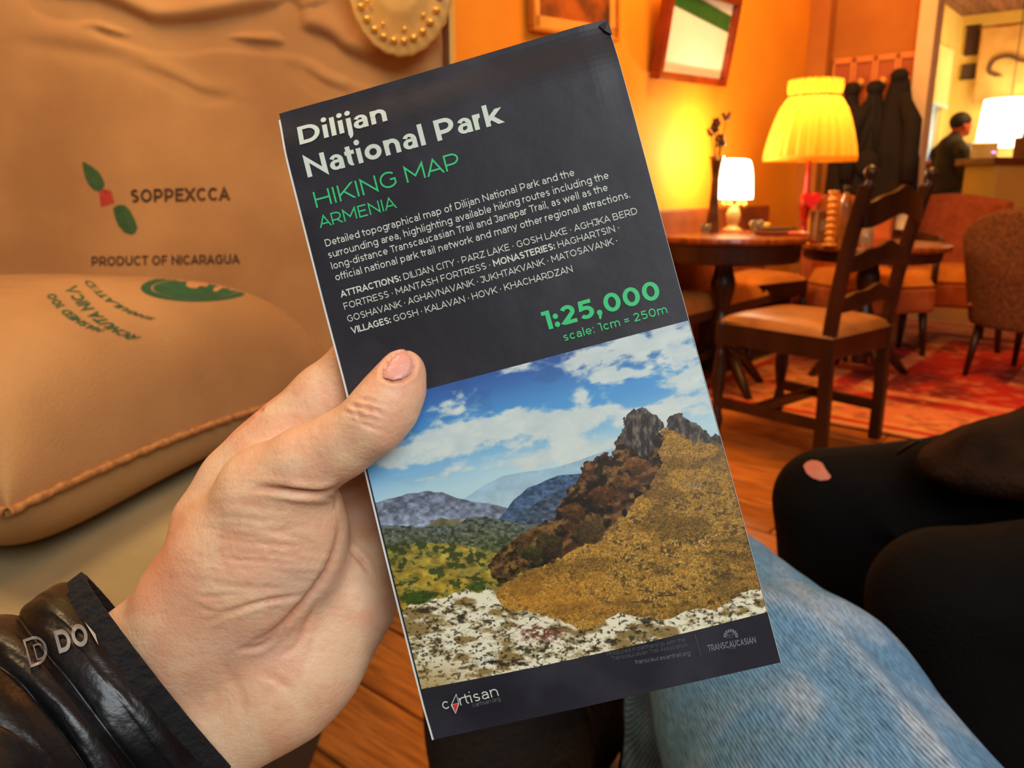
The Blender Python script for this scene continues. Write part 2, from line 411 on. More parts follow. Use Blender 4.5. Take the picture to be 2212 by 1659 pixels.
def text2d(segs, track=0.0):
    """segs: [(string, weight)] -> vertices (x, y with cap height 1), faces, total width"""
    x = 0.0; V = []; Fc = []; first = True
    for s, w in segs:
        for ch in s:
            W, st = GL[ch]; W = max(W, 0); ky = 1.0-max(0, w-.11)*(2.9 if ch in 'aes' else 1.3); wy = w*ky
            if ch == ' ': x += W+.12+track; continue
            Wo = W if W > w else W+w if ch not in 'Iil.:' else w
            sb = .105 if ch not in 'AVWYTvwyLJjfrt,' else .03
            if ch in '.,:\u00b7': sb = .09
            if w > .2: sb *= .72
            if not first: x += sb-(.03 if ch == 'j' else 0)
            first = False
            def mp(p):
                px, py = p
                yy = {0: wy/2, 1: 1-wy/2, XH: XH-wy/2, AS: AS-wy/2, DS: DS+wy/2}.get(py)
                if yy is None:
                    yy = wy/2+py*(1-wy) if py >= 0 and ch in 'ABCDEFGHIJKLMNOPQRSTUVWXYZ0125' else (wy/2+py*(XH-wy)/XH if 0 < py < XH else (py if py < 0 else py-wy/2))
                return (x+w/2+px*max(Wo-w, 0), yy)
            for k in st:
                if isinstance(k, str):
                    r = w*(.60 if k[0] != 'm' else .72)
                    cx, cy = {'dot': (x+w/2, AS-.02), 'dotr': (x+Wo-w/2, AS-.02), 'pt': (x+w/2, r), 'px': (x+w/2, XH-r), 'cm': (x+w/2, r), 'mid': (x+w/2+.03, .42)}[k]
                    n = len(V); V += [(cx+r*math.cos(t*math.pi/5), cy+r*math.sin(t*math.pi/5)) for t in range(10)]; Fc.append(tuple(range(n, n+10)))
                    if k == 'cm':
                        n = len(V); V += [(cx+r, cy), (cx-.6*r, cy-.2*r), (cx-.7*r, -.2), (cx-.1*r, -.2)]; Fc.append((n, n+1, n+2, n+3))
                    continue
                cpz = 'b'
                if isinstance(k, tuple): cpz, k = k
                v, f = _ribbon([mp(p) for p in k], w, cpz, ky)
                n = len(V); V += [tuple(q) for q in v]; Fc += [tuple(i+n for i in q) for q in f]
            x += Wo+sb+track
    return np.array(V), Fc, x
# ------------------------------------------------------------------ the setting (room frame: A runs along the orange wall, B across it)
O0 = np.array([1.0, 4.2]); AX = np.array([.64, .77]); AX = AX/np.linalg.norm(AX); BX = np.array([AX[1], -AX[0]])
ANG = math.atan2(BX[1], BX[0])                                   # rotation that takes local x to B, local y to A
def AB(a, b): p = O0+a*AX+b*BX; return (float(p[0]), float(p[1]))
def struct(name, mb, m, **k): return tag(mb.build(name, m, **k), kind='structure')
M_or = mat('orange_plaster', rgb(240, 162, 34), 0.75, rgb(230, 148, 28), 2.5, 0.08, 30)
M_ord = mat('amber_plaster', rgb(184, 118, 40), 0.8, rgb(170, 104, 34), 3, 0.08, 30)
M_yel = mat('yellow_plaster', rgb(246, 216, 120), 0.8, rgb(238, 205, 105), 3)
M_cream = mat('cream_paint', rgb(240, 214, 170), 0.5, rgb(232, 200, 150), 5)
M_wood = mat('floor_wood', rgb(214, 138, 62), 0.35, rgb(160, 92, 38), 6, 0.12, 40, stretch=(1.2, 12, 6), rand=0.35)
M_dark = mat('joint_dark', rgb(50, 26, 12), 0.9)
floor = struct('floor', MB().box((2.0, 4.0, -0.06), (13, 14, 0.06)), M_dark)
# floorboards: long along B, stepping along A
pl = MB().box((0, 0, -0.015), (2.0, 0.162, 0.030)); first = pl.build('plank', M_wood, floor, bevel=0.004)
first.data.name = 'plank'; n = 0
for i in range(46):
    a = -4.1+i*0.168
    for j in range(3):
        o = first if n == 0 else first.copy()
        if n: C.objects.link(o); o.parent = floor
        x, y = AB(a, 0.35+2.005*j-(0.9 if i % 2 else 0.2)); o.location = (x, y, 0); o.rotation_euler = (0, 0, ANG); n += 1
struct('floor_bar_room', MB().box((5.6, 7.4, -0.014), (5.5, 7.2, 0.03), rz=ANG), M_wood)
def wall(name, p, q, h=2.9, t=0.12, z0=0.0, m=M_or, side=1):
    p = np.array(p, float); q = np.array(q, float); d = q-p; L = np.linalg.norm(d); nrm = np.array([-d[1], d[0]])/L*side
    c = (p+q)/2+nrm*t/2
    return struct(name, MB().box((c[0], c[1], z0+h/2), (L, t, h), rz=math.atan2(d[1], d[0])), m)
KC = AB(1.20, 0)
wall('wall_left', AB(-2.9, 0), AB(1.32, 0), m=M_or)
pil = np.array(AB(1.2, 0.0))
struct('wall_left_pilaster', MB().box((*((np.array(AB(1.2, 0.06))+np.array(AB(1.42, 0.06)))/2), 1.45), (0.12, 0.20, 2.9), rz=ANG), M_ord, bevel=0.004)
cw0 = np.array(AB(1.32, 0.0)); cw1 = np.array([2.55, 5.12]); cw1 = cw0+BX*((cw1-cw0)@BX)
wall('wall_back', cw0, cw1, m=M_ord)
# white door casing at the end of the coat wall
e = cw1+BX*0.04
door = struct('door_1', MB().box((e[0], e[1], 1.45), (0.09, 0.16, 2.9), rz=ANG), M_cream, bevel=0.006)
# burlap-clad wall on the left
struct('wall_front_left', MB().box((-1.856, 1.765, 1.45), (3.47, 0.14, 2.9)), M_yel)
struct('wall_far_left', MB().box((-3.5, 0.6, 1.45), (0.12, 4.0, 2.9)), M_or)
# the bar room beyond the opening
fw0 = np.array([5.22, 10.0]); fs = fw0-AX*2.6; fe = fw0+BX*3.2
def onfw(t): return fw0-AX*t
# wall with a window in it: pieces round the opening
def seg(mb, t0, t1, z0, z1, th=0.12, off=0.06):
    c = fw0-AX*(t0+t1)/2-BX*off; mb.box((c[0], c[1], (z0+z1)/2), (th, abs(t1-t0), z1-z0), rz=ANG)
mb = MB(); wt0, wt1, wz0, wz1 = 0.40, 1.55, 1.02, 2.25
seg(mb, 0, wt0, 0, 2.9); seg(mb, wt1, 2.9, 0, 2.9); seg(mb, wt0, wt1, 0, wz0); seg(mb, wt0, wt1, wz1, 2.9)
struct('wall_far', mb, M_yel)
c = fw0-AX*(wt0+wt1)/2-BX*0.05
fr = MB()
for t in (wt0+.02, (wt0+wt1)/2, wt1-.02): seg(fr, t-.02, t+.02, wz0, wz1, .05, .05)
for z in (wz0+.02, wz1-.02): seg(fr, wt0, wt1, z-.02, z+.02, .05, .05)
win = struct('window_1', fr, M_cream, bevel=.003)
gl = MB(); seg(gl, wt0+.03, (wt0+wt1)/2-.02, wz0+.03, wz1-.03, .008, .06); seg(gl, (wt0+wt1)/2+.02, wt1-.03, wz0+.03, wz1-.03, .008, .06)
M_day = mat('window_daylit', rgb(150, 175, 175), 0.3, rgb(95, 110, 100), 3.0, emit=(0.78, 0.92, 1.0, 1), estr=0.0)
nt = M_day.node_tree; b_ = nt.nodes['Principled BSDF']; r_ = [x for x in nt.nodes if x.type == 'VALTORGB'][0]
nt.links.new(r_.outputs[0], b_.inputs['Emission Color']); b_.inputs['Emission Strength'].default_value = 1.3
gl.build('pane', M_day, win)
bl = MB(); seg(bl, wt0-.05, wt1+.05, 1.83, 2.42, .03, -.03); blind = bl.build('roller_blind', mat('blind_cloth', rgb(250, 228, 150), 0.9, rgb(245, 220, 138)), win)
br = MB(); seg(br, wt0-.06, wt1+.06, 1.80, 1.84, .045, -.03); br.build('blind_rail', mat('white_gloss', rgb(250, 240, 215), 0.4), win, bevel=.004)
wall('wall_right_far', fw0, fe, m=M_yel)
ceil = struct('ceiling', MB().box((1.7, 2.6, 2.96), (10.5, 8.6, 0.08)), mat('ceiling_paint', rgb(235, 190, 120), 0.9))
ceil2 = struct('ceiling_bar_room', MB().box((6.2, 8.6, 2.90), (5.5, 6.0, 0.05), rz=ANG), mat('ceiling_dark', rgb(60, 34, 20), 0.9))
M_cpl = mat('ceiling_board', rgb(176, 120, 84), 0.6, rgb(110, 66, 42), 5, stretch=(8, 1, 1), rand=0.4)
cb = None
for i in range(26):
    p = fw0+BX*(0.05+i*0.13)-AX*1.6
    if cb is None: cb = MB().box((0, 0, 0), (0.122, 3.6, 0.03)).build('ceiling_board', M_cpl, ceil2, bevel=.004); o = cb
    else: o = cb.copy(); C.objects.link(o); o.parent = ceil2
    o.location = (p[0], p[1], 2.86); o.rotation_euler = (0, 0, ANG)
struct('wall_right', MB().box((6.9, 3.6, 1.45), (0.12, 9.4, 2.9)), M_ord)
# skirting of the orange wall
s0 = np.array(AB(-2.7, 0.01)); s1 = np.array(AB(1.2, 0.01)); c = (s0+s1)/2
struct('baseboard_left', MB().box((c[0], c[1], 0.06), (0.025, float(np.linalg.norm(s1-s0)), 0.12), rz=ANG), mat('skirting', rgb(120, 62, 28), 0.5), bevel=.004)

# ------------------------------------------------------------------ burlap hanging on the left wall
XB0, XB1, ZB0, ZB1, YB = -2.0, -0.131, 0.45, 2.05, 1.69
nu, nv = 400, 350
gx = np.linspace(XB0, XB1, nu); gz = np.linspace(ZB0, ZB1, nv); GX, GZ = np.meshgrid(gx, gz, indexing='ij')
P0 = np.stack([GX, np.full_like(GX, YB), GZ], -1); U, Vp, _ = to_px(P0)
D = 0.010*(fbm(GX*2.2, GZ*2.2, 3, 3)-.5)
for pts, amp, wd in [([(120, -20), (230, 22), (290, 52), (340, 70), (430, 66), (560, 40), (640, 20)], .030, 26), ([(60, -10), (130, 15), (200, 25)], .02, 24),
                     ([(195, 62), (260, 82), (335, 98)], .014, 9), ([(400, 104), (470, 92), (560, 100), (640, 106)], .013, 11),
                     ([(610, -10), (640, 70), (700, 100), (740, 130), (830, 162), (900, 178)], .026, 26), ([(600, 30), (625, 75), (655, 100)], .014, 12),
                     ([(300, 150), (360, 172), (430, 206), (500, 214)], .005, 14), ([(640, 150), (700, 190), (760, 205)], .008, 16),
                     ([(30, 90), (160, 110), (260, 130), (330, 160)], .004, 20), ([(900, 40), (930, 100), (960, 150)], .006, 16)]:
    d, t, sg = polydist(U, Vp, catmull([np.array(p) for p in pts], 6)); en = np.sin(np.pi*np.clip(t, 0.02, .98))**.5
    D += -amp*en*(np.exp(-((d/wd)**2))*1.0) + amp*.8*en*np.exp(-(((d*sg+wd*1.4)/(wd*1.2))**2))
D += 0.0016*np.sin(GX*23+3*fbm(GX*3, GZ*3, 8))
VB = P0.copy(); VB[..., 1] -= D; VB[..., 1] = np.minimum(VB[..., 1], YB+.004)
M_bur = mat('burlap', rgb(206, 148, 86), 0.95, rgb(180, 124, 70), 3.5, bump=0.0); weave(M_bur, 110, 0.35)
hang = mk('burlap_hanging', VB.reshape(-1, 3), grid(nu, nv), M_bur, smooth=True)
tag(hang, 'tan burlap coffee sacking hung in folds over the wall behind the sofa', 'wall hanging')
M_burd = mat('burlap_hem', rgb(120, 70, 32), 0.95)
hem = MB().tube([(XB1+.002, YB-.004-.004*math.sin(i*1.3), ZB0+.02+i*.12) for i in range(14)], .006, 8).build('hem', M_burd, hang, smooth=True)

def bvh_of(o, dep=False):
    me = o.data; return BVHTree.FromPolygons([tuple(v.co) for v in me.vertices], [tuple(p.vertices) for p in me.polygons])
def decal(name, V2, Fc, bvh, m, parent, off=0.0006, world_off=None):
    """V2: pixel positions; rays are cast once at build time to lay the print on the surface"""
    out = []; wo = Vector(world_off) if world_off is not None else Vector((0, 0, 0)); keep = []
    R = ray(V2[:, 0], V2[:, 1])
    for i, r in enumerate(R):
        d = Vector(r).normalized(); h = bvh.ray_cast(Vector((0, 0, CAMZ))-wo, d, 12)
        if h[0] is None: out.append(None)
        else:
            out.append(h[0]-d*off*1.6)
    Fk = [f for f in Fc if all(out[i] is not None for i in f)]
    V = [tuple(p) if p is not None else (0, 0, 0) for p in out]
    return mk(name, V, Fk, m, parent)
def text_px(segs, p0, p1, cap, lean=None, curve=0.0, yscale=1.0, persp=0.0):
    """text laid along a pixel baseline; cap = cap height in pixels (may be a vector)"""
    V, Fc, W = text2d(segs); p0 = np.array(p0, float); p1 = np.array(p1, float); d = p1-p0
    n = np.array([d[1], -d[0]])/np.linalg.norm(d)*cap if not hasattr(cap, '__len__') else np.array(cap, float)
    s = V[:, 0]/W
    Q = p0+s[:, None]*d+V[:, 1:2]*n*(1+persp*s)[:, None]
    if curve: Q += (4*s*(1-s)*curve)[:, None]*(np.array([d[1], -d[0]])/np.linalg.norm(d))
    return Q, Fc
def fill_px(pts, n=1):
    """polygon in pixels as a fine triangle mesh"""
    pts = np.array(pts, float); lo = pts.min(0); hi = pts.max(0); st = max((hi-lo).max()/44, 2)
    xs = np.arange(lo[0]-st, hi[0]+st, st); ys = np.arange(lo[1]-st, hi[1]+st, st); X, Y = np.meshgrid(xs, ys, indexing='ij')
    ins = in_poly(X, Y, pts); V = np.stack([X.ravel(), Y.ravel()], 1)
    d, t, s = polydist(V[:, 0], V[:, 1], np.vstack([pts, pts[:1]]))
    Q = grid(len(xs), len(ys)); I = ins.ravel()
    keep = I[Q].sum(1) >= 2; Q = Q[keep]
    # pull outside vertices onto the outline
    P = np.vstack([pts, pts[:1]])
    used = np.unique(Q)
    for i in used:
        if not I[i]:
            best = None
            for j in range(len(P)-1):
                ab = P[j+1]-P[j]; tt = np.clip(((V[i]-P[j])@ab)/(ab@ab+1e-9), 0, 1); q = P[j]+tt*ab; dd = np.hypot(*(q-V[i]))
                if best is None or dd < best[0]: best = (dd, q)
            V[i] = best[1]
    re = {int(k): i for i, k in enumerate(used)}
    return V[used], [tuple(re[int(i)] for i in q) for q in Q]
hb = bvh_of(hang)
M_ink = mat('stencil_black', rgb(38, 20, 12), 0.95, rgb(96, 56, 28), 110, ndet=2); M_gr = mat('stencil_green', rgb(52, 84, 42), 0.95, rgb(66, 96, 50), 60); M_rd = mat('stencil_red', rgb(176, 48, 34), 0.95, rgb(190, 66, 44), 60)
q, f_ = text_px([('SOPPEXCCA', .26)], (282, 438), (497, 433), 29); decal('lettering', q, f_, hb, M_ink, hang)
q, f_ = text_px([('PRODUCT OF NICARAGUA', .24)], (198, 575), (518, 570), 21); decal('lettering', q, f_, hb, M_ink, hang)
leaf = [(177, 348), (186, 352), (200, 360), (214, 372), (222, 386), (226, 398), (222, 408), (214, 414), (202, 410), (192, 400), (185, 386), (180, 368)]
q, f_ = fill_px(leaf); decal('printed_leaf', q, f_, hb, M_gr, hang)
leaf2 = [(244, 449), (256, 442), (270, 443), (282, 456), (291, 474), (297, 492), (292, 504), (282, 507), (268, 502), (256, 488), (248, 470)]
q, f_ = fill_px(leaf2); decal('printed_leaf', q, f_, hb, M_gr, hang)
q, f_ = fill_px([(213, 412), (226, 408), (240, 412), (247, 438), (232, 443), (218, 447)]); decal('printed_square', q, f_, hb, M_rd, hang)

# ------------------------------------------------------------------ glass platter hung over the sacking
PC = PY(862, -44, 1.615); M_pl = mat('amber_glass', (0.90, 0.50, 0.14, 1), 0.14, (0.80, 0.42, 0.10, 1), 14, trans=0.15, spec=0.8)
plate = thing('glass_plate', 'round amber glass plate with a beaded rim hung on the burlap', 'plate', tuple(PC))
prof = [(0.0, .014), (.045, .014), (.058, .011), (.066, .004), (.090, -.002), (.112, -.012), (.117, -.013), (.1185, -.010), (.117, -.006), (.112, -.003)]
mb = MB(); mb.lathe([(max(r, .0005), z) for r, z in prof], n=64, flute=lambda a, z: 0.012*math.cos(24*a) if z < -.004 else 0)
TR = Matrix.Rotation(math.radians(-12), 3, 'Y') @ Matrix.Rotation(math.radians(90), 3, 'X')
SCL = Vector((0.84, 1, 1.12))
def tl(p): q = TR @ Vector(p); return (q.x*SCL.x, q.y, q.z*SCL.z)
mb.V = [tl(p) for p in mb.V]; mb.build('dish', M_pl, plate, smooth=True)
M_bead = mat('bead_gold', (1.0, 0.62, 0.10, 1), 0.10, (1.0, 0.55, 0.08, 1), metal=0.6)
bd = MB().lathe([(.0006, -.0055), (.0045, -.0045), (.0072, -.001), (.0072, .001), (.0045, .0045), (.0006, .0055)], n=12); b0 = None
for i in range(26):
    a = 2*math.pi*i/26; p = tl((.095*math.cos(a), .095*math.sin(a), .006))
    if b0 is None: b0 = bd.build('bead', M_bead, plate, smooth=True); o = b0
    else: o = b0.copy(); C.objects.link(o); o.parent = plate
    o.location = p
for i in range(10):
    a = 2*math.pi*(i+.4)/10; o = b0.copy(); C.objects.link(o); o.parent = plate; o.location = tl((.078*math.cos(a), .078*math.sin(a), .010)); o.scale = (.7, .7, .7)

# ------------------------------------------------------------------ pictures and mirror on the orange wall
def onwall(u, v, off=0.0):
    """point of the orange wall seen at a pixel"""
    r = ray(u, v); n = np.array([BX[0], BX[1], 0]); o = np.array([O0[0], O0[1], 0])+n*off
    s = ((o-np.array([0, 0, CAMZ]))@n)/(r@n); return np.array([0, 0, CAMZ])+r*s
def frame(name, label, cat, corners, off, fw, inner_m, frame_m, depth=0.03, inset=0.008, mat_m=None, lean=0.0):
    P = [onwall(*c, off+(lean if i < 2 else 0)) for i, c in enumerate(corners)]                       # tl tr br bl
    c = sum(P)/4; ex = ((P[1]-P[0])+(P[2]-P[3]))/2; ey = ((P[0]-P[3])+(P[1]-P[2]))/2
    w_, h_ = np.linalg.norm(ex), np.linalg.norm(ey); ex /= w_; ey -= ex*(ex@ey); ey /= np.linalg.norm(ey); n = np.cross(ex, ey)
    if n@np.array([BX[0], BX[1], 0]) < 0: n = -n
    t = thing(name, label, cat, tuple(c)); M = Matrix((ex, ey, n)).transposed()
    def T(p): return tuple(M @ Vector(p))
    def bx(cc, dd): m_ = MB().box((0, 0, 0), dd); m_.V = [T(Vector(v)+Vector(cc)) for v in m_.V]; return m_
    mb = MB()
    for cc, dd in [((0, h_/2-fw/2, 0), (w_, fw, depth)), ((0, -h_/2+fw/2, 0), (w_, fw, depth)), ((-w_/2+fw/2, 0, 0), (fw, h_-2*fw, depth)), ((w_/2-fw/2, 0, 0), (fw, h_-2*fw, depth))]:
        k = bx(cc, dd); mb.add(k.V, k.F)
    mb.build('frame', frame_m, t, bevel=.004)
    if mat_m:
        mb = MB(); f2 = fw+.035
        for cc, dd in [((0, h_/2-f2/2-.004, -.004), (w_-.01, f2, .01)), ((0, -h_/2+f2/2+.004, -.004), (w_-.01, f2, .01)), ((-w_/2+f2/2+.004, 0, -.004), (f2, h_-.02, .01)), ((w_/2-f2/2-.004, 0, -.004), (f2, h_-.02, .01))]:
            k = bx(cc, dd); mb.add(k.V, k.F)
        mb.build('mount', mat_m, t)
    bx((0, 0, -inset), (w_-fw, h_-fw, .006)).build('pane' if cat == 'mirror' else 'picture', inner_m, t)
    return t, M, w_, h_
M_fr = mat('frame_redbrown', rgb(150, 58, 16), 0.35, rgb(110, 38, 10), 12)
M_mir = mat('mirror_painted_reflection', (0.92, 0.92, 0.86, 1), 0.08, (0.9, 0.9, 0.84, 1), metal=0.0, spec=0.5)  # mirror's bright reflection painted as a plain pale colour
mi, Mm, mw, mh = frame('wall_mirror', 'tilted mirror in a red-brown wooden frame on the orange wall', 'mirror', [(1449, -40), (1596, -12), (1560, 196), (1411, 160)], 0.04, 0.034, M_mir, M_fr, depth=.05, lean=.065)
M_gs = mat('painted_green_reflection', rgb(50, 112, 50), .3)  # green bands of the painted reflection
for zz, hh in ((.30, .055), (.215, .022)):
    st = MB().box((0, 0, 0), (mw-.075, hh, .003)); cc = Vector((0, mh*zz, -.004)); R2 = Matrix.Rotation(-.10, 3, 'Z'); st.V = [tuple(Mm @ (R2 @ Vector(v)+cc)) for v in st.V]; st.build('reflection_stripe', M_gs, mi)
M_pic = mat('dark_landscape_print', rgb(190, 96, 30), 0.6, rgb(50, 26, 10), 7)
frame('framed_picture', 'framed brown landscape picture with a pale mount, partly hidden by the map', 'picture', [(1142, -120), (1334, -70), (1334, 92), (1146, 66)], 0.02, 0.016, M_pic, mat('frame_gold', rgb(216, 138, 40), 0.45), mat_m=mat('mount_cream', rgb(244, 176, 76), 0.8))
# ------------------------------------------------------------------ sofa, sack cushion
M_khaki = mat('khaki_canvas', rgb(186, 168, 122), 0.95, rgb(168, 150, 104), 5); weave(M_khaki, 260, 0.5, axis='XY')
M_base = mat('sofa_base', rgb(60, 48, 36), 0.9)
sofa = thing('sofa', 'low sofa with a khaki canvas seat under the sack cushion', 'sofa', (-0.9, 1.0, 0))
def slab(name, c, d, m, parent, r=.04, hump=.015):
    nx_, ny_ = 48, 48; x = np.linspace(-1, 1, nx_); X, Y = np.meshgrid(x, x, indexing='ij')
    ed = lambda t: np.sign(t)*(1-(1-np.abs(t))**1.6)
    top = hump*(1-X**2)*(1-Y**2)+d[2]/2; fall = r*(np.clip(np.abs(X)-.90, 0, 1)/.10)**2+r*(np.clip(np.abs(Y)-.90, 0, 1)/.10)**2
    T = np.stack([c[0]+X*d[0]/2, c[1]+Y*d[1]/2, c[2]+top-np.minimum(fall, r*1.3)], -1).reshape(-1, 3); B = T.copy(); B[:, 2] = 2*c[2]-B[:, 2]
    Q = grid(nx_, ny_); n_ = nx_*ny_; V = np.vstack([T, B]); Fq = [tuple(q) for q in Q]+[tuple((q+n_)[::-1]) for q in Q]
    ring = [i*ny_ for i in range(nx_)]+[(nx_-1)*ny_+j for j in range(1, ny_)]+[i*ny_+ny_-1 for i in range(nx_-2, -1, -1)]+[j for j in range(ny_-2, 0, -1)]
    for i in range(len(ring)): a, b = ring[i], ring[(i+1) % len(ring)]; Fq.append((a, b, b+n_, a+n_))
    return mk(name, V, Fq, m, parent, smooth=True, world=True)
slab('seat', (-0.98, 1.06, .435), (1.36, 0.98, .13), M_khaki, sofa)
MB().box((-.08, .06, .19), (1.30, .92, .36)).build('base', M_base, sofa, bevel=.01)
slab('seat', (0.15, 0.02, .29), (0.95, 0.86, .14), M_khaki, sofa); MB().box((1.05, -.98, .11), (.9, .8, .22)).build('base', M_base, sofa, bevel=.01)

C1 = np.array([-.524, .772]); E1 = np.array([.257, .966]); E1 /= np.linalg.norm(E1); E2 = np.array([-E1[1], E1[0]]); PL_, PW_ = .76, .62
def pillow(a, b, up):
    """a along the long edge 0..1, b across 0..1"""
    e = (np.clip(1-np.abs(2*a-1)**4.6, 0, 1)**.42)*(np.clip(1-np.abs(2*b-1)**5.0, 0, 1)**.42)
    pinch = 0.055*(np.abs(2*a-1)**6)*1.0
    aa = a; bb = b+(.5-b)*.10*np.abs(2*a-1)**0*0
    ai = .5+(a-.5)*(1-.05*(1-np.abs(2*b-1)**2)); bi = .5+(b-.5)*(1-.06*(1-np.abs(2*a-1)**2))
    xy = C1+E1*(ai*PL_)[..., None]+E2*(bi*PW_)[..., None]
    wob = .006*(fbm(a*5, b*5, 21, 3)-.5)*e
    zs = .612-.055*a+.012*np.sin(a*3.1)
    z = zs+((.200+.012*a)*e+wob if up else -(.108-.05*a)*e**.8)
    return np.stack([xy[..., 0], xy[..., 1], z], -1)
nn = 150; ga = np.linspace(0, 1, nn); ga = .5-.5*np.cos(np.pi*ga); GA, GB = np.meshgrid(ga, ga, indexing='ij')
cush = thing('sack_cushion', 'plump burlap coffee sack cushion with green print lying on the sofa seat', 'cushion', (-.75, 1.15, .5))
M_bur2 = mat('burlap_cushion', rgb(190, 142, 88), 0.95, rgb(166, 122, 72), 4, .22, 330)
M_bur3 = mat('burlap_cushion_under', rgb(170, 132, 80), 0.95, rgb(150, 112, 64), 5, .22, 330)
top = mk('sack_top', pillow(GA, GB, True).reshape(-1, 3), grid(nn, nn), M_bur2, cush, smooth=True, world=True)
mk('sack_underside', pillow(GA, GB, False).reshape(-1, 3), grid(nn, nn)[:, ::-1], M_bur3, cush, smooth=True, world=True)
ts = np.linspace(0, 1, 60); o1 = np.zeros(60)
ring = np.vstack([pillow(ts, o1, True), pillow(o1+1, ts, True)[1:], pillow(ts[::-1], o1+1, True)[1:], pillow(o1, ts[::-1], True)[1:]])
rg = ring.copy(); cc = rg.mean(0)
for i in range(len(rg)): d = rg[i]-cc; d[2] = 0; rg[i] += d/np.linalg.norm(d)*(.006+.0015*math.sin(i*1.9))
mb = MB().tube(rg-np.array(cush.location), [.0050+.0010*math.sin(i*2.3) for i in range(len(rg))], 8, cap=False); mb.build('seam', mat('seam_cord', rgb(190, 132, 74), 0.95, rgb(150, 100, 52), 120), cush, smooth=True)
wo = np.array(cush.location); tb = bvh_of(top)
M_g2 = mat('sack_print_green', rgb(30, 78, 46), 0.95, rgb(40, 90, 54), 50); M_g3 = mat('sack_print_faded', rgb(70, 84, 44), 0.95, rgb(120, 104, 58), 60)
# emblem: a green disc with a pale mark left free in the middle
cx, cy = 424, 622
def earc(rx, ry, n=48, cx=cx, cy=cy): return [(cx+rx*math.cos(2*math.pi*i/n), cy+ry*math.sin(2*math.pi*i/n)) for i in range(n)]
def ringf(r0, r1, n=64):
    V = []; Fc = []
    K = 5
    for k in range(K):
        t = k/(K-1); V += [(cx+(r0[0]+(r1[0]-r0[0])*t)*math.cos(2*math.pi*i/n), cy+(r0[1]+(r1[1]-r0[1])*t)*math.sin(2*math.pi*i/n)) for i in range(n)]
    for k in range(K-1): Fc += [(k*n+i, k*n+(i+1) % n, (k+1)*n+(i+1) % n, (k+1)*n+i) for i in range(n)]
    return np.array(V), Fc
q, f_ = ringf((98, 21), (120, 29)); decal('printed_emblem_ring', q, f_, tb, M_g2, cush, .0012, wo)
q, f_ = ringf((4, 1), (94, 20)); decal('printed_emblem', q, f_, tb, M_g2, cush, .0012, wo)
M_tanp = mat('sack_bare', rgb(196, 142, 84), 0.95)
q, f_ = fill_px([(402, 612), (412, 607), (424, 608), (440, 607), (452, 612), (447, 619), (432, 617), (426, 622), (414, 622), (404, 619)]); decal('printed_emblem_mark', q, f_, tb, M_tanp, cush, .0024, wo)
q, f_ = fill_px([(462, 622), (476, 616), (488, 615), (480, 622), (470, 629), (460, 630)]); decal('printed_emblem_mark', q, f_, tb, M_tanp, cush, .0024, wo)
for s_, a_, b_, cap, cv, mm in [('HASHED 100', (229, 712), (118, 632), (-20, 4), 12, M_g2), ('RCHUTA NICA', (306, 728), (165, 616), (-27, 4), 16, M_g2), ('SHGULATED', (342, 688), (196, 604), (-18, 2), 14, M_g2),
                            ('COFFEE', (560, 608), (660, 640), (5, -9), 4, M_g3), ('MIRACLE', (612, 626), (690, 664), (8, -12), 5, M_g3)]:
    q, f_ = text_px([(s_, .26)], a_, b_, cap, curve=cv); decal('lettering', q, f_, tb, mm, cush, .0012, wo)

# ------------------------------------------------------------------ rug (pile colours woven by zone)
ra0, ra1, rb0, rb1 = -.68, 2.3, .22, 3.4
nu, nv = 230, 250; A_, B_ = np.meshgrid(np.linspace(ra0, ra1, nu), np.linspace(rb0, rb1, nv), indexing='ij')
dd = np.minimum(np.minimum(A_-ra0, ra1-A_), np.minimum(B_-rb0, rb1-B_))
n1 = fbm(A_*14, B_*14, 31, 3); n2 = fbm(A_*5, B_*5, 35, 3); cell = vnoise(A_*26, B_*26, 37)
pink = lin((222, 130, 90)); beige = lin((228, 158, 100)); red = lin((190, 34, 22)); dred = lin((120, 30, 22)); brn = lin((130, 64, 40))
fld = pink+(beige-pink)*sst(.45, .62, n1)[..., None]; fld = fld+(brn-fld)*(sst(.62, .72, cell)*.5)[..., None]+(red-fld)*(sst(.60, .70, n2)*.6)[..., None]
core = red+(dred-red)*sst(.4, .65, n2)[..., None]; core = core+(pink-core)*(sst(.66, .78, cell)*.5)[..., None]
colr = fld.copy()
def zone(c0, a, b):
    m = (sst(a-.012, a, dd)*(1-sst(b, b+.012, dd)))[..., None]; global colr; colr = colr+(c0-colr)*m
zone(beige, -1, .05); zone(red, .055, .085); zone(core, .50, .60); zone(fld, .62, .66); zone(core, .70, 1.15)
XY = O0+A_[..., None]*AX+B_[..., None]*BX
VR = np.concatenate([XY, (.010+.0025*n1)[..., None]], -1)
rug = mk('rug', VR.reshape(-1, 3), grid(nu, nv), mat('rug_pile', (1, 1, 1, 1), 0.95, attr='col', bump=.25, bscale=160), attr=colr.reshape(-1, 3), smooth=True, solid=.008)
tag(rug, 'red and rose patterned oriental rug under the tables and armchairs', 'rug')

